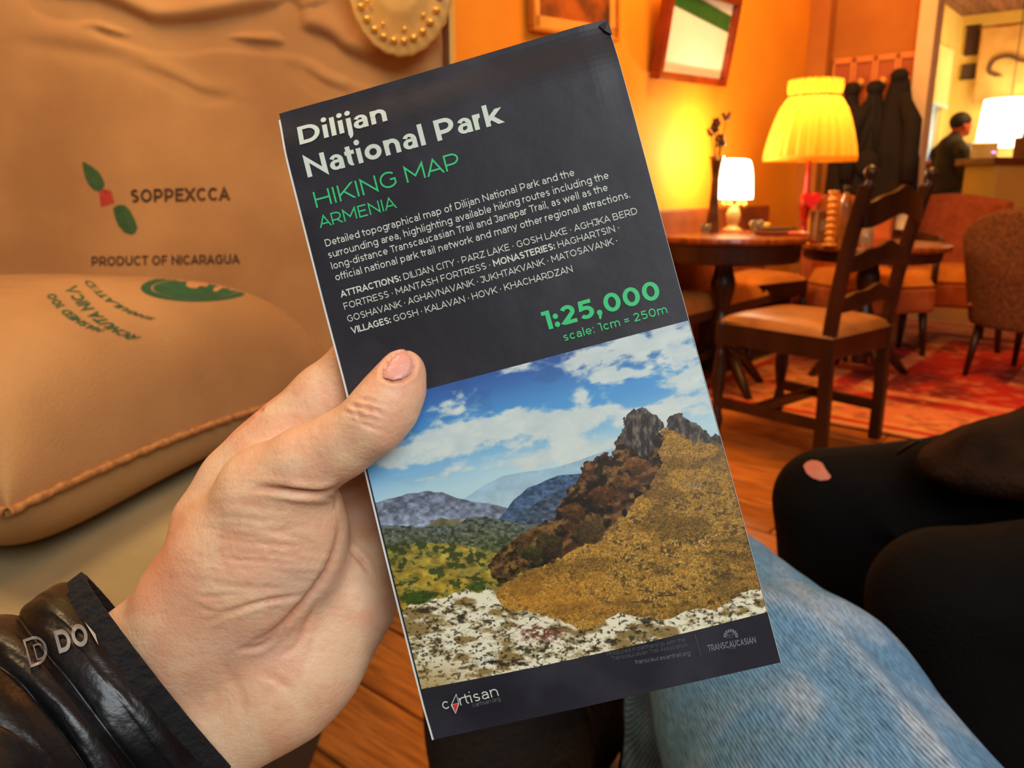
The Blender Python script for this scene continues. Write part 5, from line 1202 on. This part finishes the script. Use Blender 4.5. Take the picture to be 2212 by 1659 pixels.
    # forest on the slope
    fp = [(1055, 1215), (1080, 1190), (1120, 1160), (1160, 1132), (1195, 1118), (1205, 1090), (1225, 1062), (1252, 1030), (1262, 1004), (1285, 990), (1305, 980), (1322, 985), (1328, 955), (1345, 930), (1352, 900), (1420, 925), (1432, 950), (1424, 975), (1432, 1000), (1412, 1030), (1400, 1060), (1370, 1080), (1350, 1110), (1310, 1145), (1270, 1168), (1240, 1185), (1190, 1215), (1150, 1226), (1110, 1245), (1080, 1262), (1058, 1240)]
    wu = U+9*(fbm(U*.09, Vv*.09, 111, 3)-.5)*2; wv = Vv+9*(fbm(U*.09, Vv*.09, 112, 3)-.5)*2; mf = in_poly(wu, wv, fp).astype(float)
    bl_ = vnoise(U*.075+1.3*fbm(U*.05, Vv*.05, 3, 2), Vv*.085, 121); bf = fbm(U*.16, Vv*.18, 122, 4, .65); grad = fbm(U*.075, (Vv+6)*.085, 121, 2)-fbm(U*.075, (Vv-6)*.085, 121, 2)
    cf = mixc(np.broadcast_to(S(44, 32, 20), U.shape+(3,)), S(130, 98, 56), sst(.42, .72, bl_*.55+bf*.45)+grad*1.4); cf = mixc(cf, S(112, 72, 46), sst(.5, .6, fbm(U*.03, Vv*.03, 125, 3))*.4); cf = mixc(cf, S(24, 20, 14), sst(.52, .64, fbm(U*.05, Vv*.06, 126, 4))*.75)
    cf = mixc(cf, S(112, 92, 34), sst(1220, 1130, U)*.5*sst(.45, .6, bf)); c = mixc(c, cf, mf)
    for cu, cv, ru, rv, cc in [(1272, 1142, 36, 34, (104, 82, 46)), (1186, 1178, 30, 30, (74, 62, 30)), (1375, 1005, 28, 22, (132, 88, 50)), (1300, 1070, 30, 22, (108, 68, 36)), (1240, 1110, 26, 22, (96, 66, 34)), (1395, 965, 16, 16, (130, 96, 60)), (1345, 1045, 22, 20, (116, 80, 44)), (1150, 1195, 26, 18, (70, 66, 30))]:
        q = ((wu-cu)/ru)**2+((wv-cv)/rv)**2; c = mixc(c, np.array(cc, float)*(.75+.9*(bf[..., None]-.35))*(1.12-.5*sst(-1, 1, (Vv-cv)/rv)[..., None]), sst(1.05, .8, q)*.85)
    # crags
    for pts in ([(1338, 945), (1348, 915), (1356, 895), (1368, 884), (1385, 881), (1398, 884), (1412, 893), (1425, 905), (1436, 922), (1424, 932), (1410, 950), (1408, 975), (1384, 985), (1360, 965), (1345, 958)],
                [(1438, 926), (1442, 908), (1452, 897), (1466, 892), (1480, 899), (1492, 913), (1508, 914), (1520, 926), (1530, 940), (1542, 958), (1520, 955), (1506, 950), (1502, 962), (1486, 948), (1466, 936), (1450, 930)], [(1530, 945), (1545, 936), (1560, 944), (1566, 962), (1545, 958)]):
        mr_ = in_poly(U+5*(fbm(U*.12, Vv*.12, 131, 3)-.5)*2, Vv+5*(fbm(U*.12, Vv*.12, 132, 3)-.5)*2, pts).astype(float); rn = fbm(U*.16, Vv*.07, 133, 5, .6)
        c = mixc(c, mixc(np.broadcast_to(S(46, 42, 40), U.shape+(3,)), S(116, 106, 94), sst(.30, .78, rn)), mr_)
    # hiker
    c = mixc(c, S(26, 24, 22), sst(1.2, .8, ((U-1349)/5.5)**2+((Vv-1107)/9)**2)); c = mixc(c, S(150, 138, 112), sst(1.2, .6, ((U-1497)/20)**2+((Vv-1047)/5.5)**2)*sst(.4, .6, bf))
    # white rocks in the foreground
    rr = [(840, 1330), (868, 1322), (890, 1300), (925, 1292), (960, 1290), (985, 1278), (1010, 1272), (1035, 1280), (1052, 1264), (1066, 1272), (1080, 1300), (1100, 1316), (1140, 1318), (1180, 1330), (1215, 1340), (1240, 1352), (1262, 1362), (1290, 1350), (1310, 1336), (1335, 1322), (1370, 1330), (1400, 1330), (1430, 1338), (1460, 1330), (1482, 1318), (1510, 1312), (1545, 1316), (1570, 1300), (1600, 1280), (1640, 1270), (1680, 1266)]
    rl = ridge(rr, 3, .1, 20); m = sst(0, 2, Vv-rl); rn = fbm(U*.035, Vv*.07, 141, 6, .62); rf = fbm(U*.13, Vv*.2, 142, 5, .6)
    cr = mixc(np.broadcast_to(S(226, 220, 192), U.shape+(3,)), S(168, 154, 114), sst(.48, .66, rn)); cr = mixc(cr, S(122, 98, 50), sst(.54, .68, fbm(U*.02, Vv*.05, 143, 5))*.8); cr = mixc(cr, S(54, 48, 34), sst(.57, .66, rf)*.8); cr = mixc(cr, S(40, 38, 34), sst(.62, .68, rn)*.7)
    cr = mixc(cr, S(110, 66, 56), np.exp(-((U-1170)/46)**2-((Vv-1368)/15)**2)*1.2*sst(.35, .55, rf)); cr = mixc(cr, S(150, 120, 60), sst(1400, 1480, Vv)*sst(1060, 940, U)*.6); c = mixc(c, cr, m)
    c = mixc(c, S(150, 104, 48), np.exp(-((U-1220)/90)**2-((Vv-1335)/12)**2)*sst(1340, 1352, Vv+8*rf)*0)
    for cu, cv, ru, rv in [(900, 1290, 34, 14), (1030, 1266, 22, 10)]: c = mixc(c, S(66, 84, 30)*(.7+.8*(rf[..., None]-.2)), sst(1.3, .7, ((U-cu)/ru)**2+((Vv-cv)/rv)**2+(rf-.5)*1.4))
    return np.clip(c, 0, 255)
pic = picture(U, Vv); gm = pic.mean(-1, keepdims=True); pic = np.clip((gm+(pic-gm)*1.02-118)*1.10+118, 4, 250); img = lin(pic)*.95
M_pho = mat('photo_print', (1, 1, 1, 1), .42, attr='col', spec=.45)
mk('printed_photograph', M2W(TX, Yp, .00012).reshape(-1, 3), grid(nu, nv), M_pho, mroot, smooth=True, world=True, attr=img.reshape(-1, 3))

def mtext(name, segs, p0, p1, cap, m, front=.00022, shear=0.0):
    V, Fc, W = text2d(segs); (x0, x1), (y0, y1) = P2M(np.array([p0[0], p1[0]], float), np.array([p0[1], p1[1]], float))
    L_ = math.hypot(x1-x0, y1-y0); d = np.array([(x1-x0)/L_, (y1-y0)/L_]); n = np.array([-d[1], d[0]]); s = map_s(p0[0], p0[1])/F*cap
    Q = np.array([x0, y0])+V[:, :1]/W*L_*d+V[:, 1:2]*s*n
    return mk(name, M2W(Q[:, 0], Q[:, 1], front), Fc, m, mroot, world=True)
M_tw = mat('print_pale', rgb(205, 216, 200), .45, rgb(200, 210, 196), 30); M_tg = mat('print_green', rgb(44, 196, 116), .45, rgb(40, 188, 110), 30); M_td = mat('print_grey', rgb(120, 120, 128), .45); M_tgy = mat('print_dimgrey', rgb(98, 98, 106), .45); M_red = mat('print_red', rgb(222, 54, 60), .45)
B, R_, L_ = .235, .125, .105
mtext('title', [('Dilijan', B)], (650, 315), (841, 260), 43, M_tw)
mtext('title', [('National Park', B)], (668, 386), (1088, 266), 45, M_tw)
mtext('subtitle', [('HIKING MAP', .11)], (686, 451), (999, 362), 35, M_tg)
mtext('subtitle', [('ARMENIA', .12)], (694, 494), (858, 449), 26, M_tg)
b_ = .14
for s_, a_, e_ in [('Detailed topographical map of Dilijan National Park and the', (706, 534), (1243, 379)), ('surrounding area, highlighting available hiking routes including the', (712, 559), (1317, 385)),
                 ('long-distance Transcaucasian Trail and Janapar Trail, as well as the', (719, 583), (1315, 411)), ('official national park trail network and many other regional attractions.', (727, 607), (1363, 426))]: mtext('description', [(s_, b_)], a_, e_, 15.5, M_tw)
c_, h_ = .13, .215
mtext('place_list', [('ATTRACTIONS:', h_), (' DILIJAN CITY \u00b7 PARZ LAKE \u00b7 GOSH LAKE \u00b7 AGHJKA BERD', c_)], (738, 643), (1379, 461), 14.5, M_tw)
mtext('place_list', [('FORTRESS \u00b7 MANTASH FORTRESS \u00b7 ', c_), ('MONASTERIES:', h_), (' HAGHARTSIN \u00b7', c_)], (745, 669), (1340, 497), 14.5, M_tw)
mtext('place_list', [('GOSHAVANK \u00b7 AGHAVNAVANK \u00b7 JUKHTAKVANK \u00b7 MATOSAVANK \u00b7', c_)], (752, 696), (1336, 525), 14.5, M_tw)
mtext('place_list', [('VILLAGES:', h_), (' GOSH \u00b7 KALAVAN \u00b7 HOVK \u00b7 KHACHARDZAN', c_)], (760, 721), (1239, 586), 14.5, M_tw)
mtext('scale_text', [('1:25,000', .25)], (1178, 714), (1432, 643), 41, M_tg)
mtext('scale_text', [('scale: 1cm = 250m', .15)], (1219, 737), (1444, 675), 18, M_tg)
mtext('publisher_name', [('c', .11)], (958, 1533), (974, 1529), 23, M_tw); mtext('publisher_name', [('rtisan', .11)], (995, 1524), (1080, 1502), 23, M_tw)
def mpoly(name, pts, m, front=.00024):
    x, y = P2M(np.array([p[0] for p in pts], float), np.array([p[1] for p in pts], float)); return mk(name, M2W(x, y, front), [tuple(range(len(pts)))], m, mroot, world=True)
mpoly('compass_needle', [(986, 1497), (992, 1520), (984, 1543), (974, 1523)], M_tw); mpoly('compass_needle', [(986, 1501), (990, 1518), (977, 1521)], M_cov, .00030); mpoly('compass_needle', [(977, 1522), (990, 1519), (984, 1540)], M_red, .00030)
mtext('web_address', [('cartisan.org', .10)], (1022, 1528), (1082, 1513), 9, M_td)
mtext('credit_text', [('Produced in partnership with the', .1)], (1312, 1416), (1481, 1385), 9, M_tgy); mtext('credit_text', [('Transcaucasian Trail Association', .1)], (1321, 1426), (1486, 1396), 9, M_tgy); mtext('web_address', [('transcaucasiantrail.org', .12)], (1373, 1434), (1492, 1414), 9, M_td)
mtext('photo_credit', [('Tom Allen', .16)], (1016, 1436), (1069, 1424), 11, mat('print_white', rgb(250, 250, 240), .45), .0003)
mtext('trail_name', [('TRANSCAUCASIAN', .22)], (1530, 1407), (1634, 1388), 14, M_td); mtext('trail_name', [('TRAIL', .15)], (1573, 1403), (1590, 1400), 5, M_tgy)
def mring(cu, cv, r0, r1, a0, a1, m, n=30):
    ts_ = [math.radians(a0+(a1-a0)*i/n) for i in range(n+1)]; P = [(cu+r*math.cos(t), cv-r*math.sin(t)) for t in ts_ for r in (r0, r1)]
    x, y = P2M(np.array([p[0] for p in P]), np.array([p[1] for p in P])); return mk('trail_emblem', M2W(x, y, .00024), [(2*i, 2*i+1, 2*i+3, 2*i+2) for i in range(n)], m, mroot, world=True)
for k in range(9): mring(1578, 1374, 9, 16, -10+22.5*k, 6+22.5*k, M_td, 4)
mring(1578, 1374, 9, 11, -12, 200, M_td); mtext('trail_emblem', [('TCT', .16)], (1571, 1379), (1586, 1376), 8, M_td)
mpoly('divider_line', [(1499.4, 1368), (1500.4, 1368), (1514.6, 1416), (1513.6, 1416)], M_tgy)
# folded-over corner at the top right
xs, ys = MW/2, MH/2
mk('folded_corner', np.array([M2W(xs-.003, ys-.0004, .0005), M2W(xs+.0003, ys+.0003, .0008), M2W(xs+.0004, ys-.005, .0005), M2W(xs-.0016, ys-.003, .0009)]), [(0, 3, 1), (3, 2, 1)], M_cov, mroot, world=True, solid=.0003)
# ------------------------------------------------------------------ left hand holding the map
def hp_(u, v, s, rpx): return PS(u, v, s), rpx*s/F
H = []
ms = lambda u, v: float(map_s(u, v))
g_pts = []
def ch(lst, k=.006):
    P = []; R = []
    for (u, v, s, r) in lst: p, rr = hp_(u, v, s, r); P.append(p); R.append(rr)
    H.append((P, R, k)); g_pts.extend(P)
# thumb (front), from the tip to its root
ch([(871, 801, ms(868, 803)-.0092, 46), (858, 835, ms(850, 840)-.0100, 56), (835, 876, ms(835, 880)-.0112, 65), (801, 916, ms(800, 918)-.0125, 65), (735, 962, .2545, 68), (662, 1002, .2575, 77), (575, 1058, .2640, 86)], .007)
# thenar mass
ch([(585, 1065, .2660, 90), (590, 1130, .2730, 136), (540, 1215, .2790, 158), (455, 1330, .2840, 150), (385, 1430, .2870, 135)], .014)
ch([(640, 1120, .2700, 92), (612, 1195, .2760, 118), (540, 1310, .2830, 118)], .012)
# index finger, passing behind the map
ch([(455, 1130, .2860, 80), (520, 1045, .2880, 82), (575, 985, .2870, 78), (632, 933, .2860, 74), (704, 866, .2850, 73), (785, 790, .2835, 68), (872, 712, .2810, 60), (948, 640, .2790, 50)], .008)
# palm and the other fingers
ch([(380, 1420, .2900, 110), (500, 1150, .2950, 95)], .012)
ch([(400, 1470, .2930, 110), (640, 1090, .3040, 88)], .012); ch([(430, 1510, .2930, 110), (722, 1150, .3050, 86)], .012)
ch([(475, 1560, .2900, 108), (600, 1470, .2900, 128), (655, 1405, .2920, 128), (745, 1290, .2960, 102), (790, 1215, .2990, 80)], .014)
ch([(640, 1090, .3040, 80), (780, 965, .3050, 66), (900, 880, .3000, 58), (1000, 800, .2790, 50)], .006)
ch([(722, 1150, .3050, 78), (870, 1050, .3060, 64), (985, 975, .2990, 57), (1070, 915, .2770, 48)], .006)
ch([(790, 1220, .3000, 74), (905, 1150, .3000, 56), (985, 1095, .2920, 51), (1040, 1050, .2760, 44)], .006)
# wrist and forearm inside the sleeve
ch([(385, 1430, .2880, 128), (318, 1430, .2880, 118), (150, 1570, .2700, 130), (-60, 1740, .2400, 170)], .014); ch([(520, 1520, .2900, 118), (438, 1572, .2890, 116), (270, 1700, .2720, 130), (40, 1900, .2400, 170)], .014)
gp = np.array(g_pts); g = SDF(gp.min(0)-.03, gp.max(0)+.03, .00095)
for P, R, k in H: g.chain(P, R, k)
V, Q = g.mesh(2)
# tidy the union: drop tiny islands is not needed; refine normals and press in the creases
N_ = vnormals(V, Q); U, Vp, S_ = to_px(V); facing = np.clip(-(N_*(V-CW)).sum(1)/np.linalg.norm(V-CW, axis=1), 0, 1)
D = np.zeros(len(V))
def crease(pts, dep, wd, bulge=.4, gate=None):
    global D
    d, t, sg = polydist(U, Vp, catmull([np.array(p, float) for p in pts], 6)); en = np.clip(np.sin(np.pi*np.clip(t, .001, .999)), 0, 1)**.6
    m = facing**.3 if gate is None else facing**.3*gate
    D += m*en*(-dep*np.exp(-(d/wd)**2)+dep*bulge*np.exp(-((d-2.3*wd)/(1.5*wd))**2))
front = (S_ < .2785).astype(float); rear = 1-front
crease([(552, 1056), (590, 1056), (640, 1062), (690, 1065), (722, 1058), (738, 1046)], .0024, 6, .45, front)
crease([(700, 1072), (718, 1076), (726, 1086), (724, 1100)], .0008, 4, .4, front)
crease([(735, 886), (780, 900), (828, 914)], .0007, 3.5); crease([(752, 874), (795, 884), (838, 898)], .0007, 3.5); crease([(770, 860), (800, 866), (830, 876)], .0005, 3); crease([(742, 898), (790, 918), (840, 935)], .0005, 4); crease([(760, 868), (772, 890), (778, 915)], .0005, 4)
crease([(806, 876), (818, 890), (824, 906)], .0004, 3); crease([(790, 866), (798, 884), (796, 902)], .0004, 3)
crease([(560, 880), (575, 905), (600, 942)], .0016, 7, .4, rear); crease([(612, 872), (640, 894), (676, 918)], .0014, 6, .4, rear); crease([(520, 950), (545, 965), (560, 985)], .0007, 5, .4, rear); crease([(540, 925), (562, 940), (580, 962)], .0007, 5, .4, rear)
crease([(736, 1120), (728, 1180), (708, 1232), (675, 1280), (630, 1330), (585, 1370), (520, 1402)], .0016, 8, .2)
crease([(427, 1290), (470, 1287), (522, 1284)], .0007, 4); crease([(443, 1344), (500, 1322), (560, 1302), (660, 1284)], .0010, 5); crease([(420, 1310), (470, 1322), (520, 1310)], .0005, 4); crease([(512, 1404), (560, 1398), (600, 1372)], .0009, 5)
crease([(723, 1161), (750, 1180), (777, 1208), (800, 1240)], .0012, 5, .4, rear); crease([(700, 1225), (720, 1240), (745, 1262)], .0008, 4, .4, rear); crease([(600, 1420), (640, 1395), (665, 1340), (690, 1290)], .0008, 6); crease([(612, 1380), (618, 1350), (640, 1320)], .0007, 4)
crease([(470, 1420), (500, 1460), (520, 1500), (535, 1560)], .0004, 12, .2); crease([(640, 1500), (600, 1470), (560, 1450)], .0004, 8)
# fine skin lines: across the thenar and thumb
reg = np.exp(-((U-590)/170)**2-((Vp-1190)/150)**2)*front
wv = (Vp-.10*U)+10*(fbm(U*.012, Vp*.03, 201, 3)-.5); ln = 1-np.abs(2*fbm(U*.0055, wv*.075, 203, 2, .5)-1)*1.0
D += -reg*.00055*sst(.78, 1.0, ln)*facing
wv2 = (U+Vp*.3); D += -.00022*sst(.86, 1, 1-np.abs(2*fbm(U*.05, Vp*.16, 205, 2)-1))*front*facing
D += .0002*(fbm(U*.02, Vp*.02, 207, 2)-.5)
nail = [(825, 816), (827, 793), (840, 771), (859, 757), (878, 754), (893, 768), (897, 787), (889, 809), (869, 821), (847, 824)]
d, t, sg = polydist(U, Vp, nail+nail[:1]); D += -.0008*np.exp(-(d/4.5)**2)*front*facing; ins = in_poly(U, Vp, nail)&(front > 0); D += np.where(ins, -.0003, 0)+.0004*np.exp(-((d-9)/5)**2)*front*(~ins)*facing
V2 = V+N_*D[:, None]
# skin tone, with some warm light and shade painted in
base = lin((228, 178, 140)); pinkc = lin((228, 156, 122)); pale = lin((234, 196, 156)); redc = lin((222, 122, 84))
n1 = fbm(U*.02, Vp*.02, 211, 4); n2 = fbm(U*.12, Vp*.12, 213, 3)
col = base+(pinkc-base)*(sst(.38, .66, n1)*.35)[:, None]; col = col+(pale-col)*(sst(.5, .66, fbm(U*.013, Vp*.016, 215, 3))*.6)[:, None]
gt = np.exp(-((U-862)/55)**2-((Vp-810)/62)**2)*front; col = col+(pinkc-col)*(gt*.55)[:, None]
gi = np.exp(-((U-620)/120)**2-((Vp-900)/90)**2)*rear; col = col+(redc-col)*(gi*.55)[:, None]  # warm light on the index put into the skin as red
gs = np.exp(-((U-330)/60)**2-((Vp-1190)/120)**2); col = col+(redc-col)*(gs*.45)[:, None]  # shaded left edge of the hand painted redder
vein = np.exp(-((U-660)/80)**2-((Vp-1260)/50)**2)*.35+np.exp(-((U-560)/90)**2-((Vp-1400)/40)**2)*.25; col = col+(lin((176, 160, 150))-col)*vein[:, None]
cr_ = np.clip(-D/.0012, 0, 1); col = col*(1-.30*cr_[:, None]*np.array([.45, 1, 1.1])); col = col*(1+.10*(n2[:, None]-.5))  # creases tinted darker with depth, their shade put into the colour
M_skin = mat('hand_skin', (1, 1, 1, 1), .48, attr='col', sss=.12, spec=.42, bump=.12, bscale=900)
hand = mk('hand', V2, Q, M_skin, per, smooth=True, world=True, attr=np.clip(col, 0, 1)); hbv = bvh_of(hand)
q, f_ = fill_px([(828, 815), (829, 794), (842, 772), (859, 759), (877, 756), (891, 769), (895, 787), (887, 807), (869, 818), (848, 821)]); 
decal('thumbnail', q, f_, hbv, mat('nail', rgb(218, 152, 134), .36, rgb(222, 160, 142), 60, sss=.1), hand, .00055, wp)
for o in hand.children: o.parent = hand; o.data.polygons.foreach_set('use_smooth', np.ones(len(o.data.polygons), bool))

# ------------------------------------------------------------------ jacket sleeve and cuff
M_dn = mat('black_nylon', rgb(14, 13, 15), .34, rgb(8, 8, 10), 30, .10, 120, spec=.45)
M_cf = mat('cuff_elastic', rgb(18, 15, 18), .9, rgb(11, 9, 12), 90, .8, 400)
ax_pts = [(348, 1452, .2860, 284), (262, 1520, .2790, 290), (150, 1605, .2680, 322), (20, 1700, .2520, 352), (-160, 1840, .2260, 380), (-420, 2080, .185, 470)]
cm = catmull([np.append(PS(u, v, s), r*s/F) for u, v, s, r in ax_pts], 26); nt_ = len(cm); na = 200
ctr, rad = cm[:, :3], cm[:, 3]
elb = np.array([-.34, .02, .66]); 
def frame_at(i):
    d = ctr[min(i+1, nt_-1)]-ctr[max(i-1, 0)]; d /= np.linalg.norm(d); x = np.cross(d, CAMB[2]); x /= np.linalg.norm(x); y = np.cross(d, x); return x, y, d
def tubegrid(i0, i1, scale, quilt=True, na=na):
    out = []
    for i in range(i0, i1):
        x, y, d = frame_at(i); a = np.linspace(0, 2*np.pi, na, endpoint=False); s_ = i/26.0
        if quilt:
            ph = s_*.80-.12+.10*np.sin(a*2+.5)+.05*np.sin(a*3+2); pf = np.abs(np.sin(np.pi*(ph-.05)))**.55
            rr = 1-.085+.105*pf+.018*(fbm(3+2.2*np.cos(a)+s_*.6, 2.2*np.sin(a)+s_*1.8, 231, 3)-.5)*2+.010*np.sin(a*9+s_*5)*(1-pf)
            rr = rr*(1-.06*np.exp(-(s_/.25)**2))
        else: rr = 1+.010*np.sin(a*38)+.006*np.sin(a*17+1)
        out.append(ctr[i]+(rad[i]*scale*rr*np.cos(a))[:, None]*x+(rad[i]*scale*.80*rr*np.sin(a))[:, None]*y)
    return np.array(out)
def wrapq(n, na):
    i = np.arange(n-1)[:, None]*na+np.arange(na)[None]; j = np.arange(n-1)[:, None]*na+(np.arange(na)[None]+1) % na
    return np.stack([i.ravel(), j.ravel(), (j+na).ravel(), (i+na).ravel()], 1)
SG = tubegrid(9, nt_, 1.0); slv = mk('sleeve', SG.reshape(-1, 3), wrapq(SG.shape[0], na), M_dn, per, smooth=True, world=True)
tail = MB()
CG = tubegrid(0, 12, .955, False); inner = tubegrid(0, 12, .90, False)[::-1]; CGf = np.concatenate([inner, CG]); cuff = mk('cuff', CGf.reshape(-1, 3), wrapq(CGf.shape[0], na), M_cf, slv, smooth=True, world=True)
# upper arm and torso of the photographer, below and behind the viewpoint
g = SDF((-.55, -.75, .35), (.75, .02, .98), .016)
ec = ctr[-1]; g.chain([tuple(ec+(0, -.0, .0)), (-.30, -.22, .60), (-.28, -.45, .85)], [.07, .075, .08], k=.04); g.chain([(.1, -.48, .5), (.1, -.5, .85)], [.2, .2], k=.06); g.chain([(.42, -.45, .85), (.44, -.3, .62)], [.08, .075], k=.04)
V, Q = g.mesh(); mk('jacket_body', V, Q, M_dn, per, smooth=True, world=True)
sb = bvh_of(slv); M_sv = mat('reflective_print', rgb(150, 146, 142), .4, rgb(120, 116, 112), 120, metal=.3)
q, f_ = text_px([('D', .10)], (66, 1442), (113, 1425), (-17, -60)); decal('lettering', q, f_, sb, M_sv, slv, .0009, wp)
q, f_ = text_px([('D', .11)], (80, 1427), (104, 1419), (-9.5, -34)); decal('lettering', q, f_, sb, M_sv, slv, .0009, wp)
q, f_ = text_px([('DOWN', .25)], (128, 1412), (276, 1366), (-13, -48)); decal('lettering', q, f_, sb, M_sv, slv, .0009, wp)
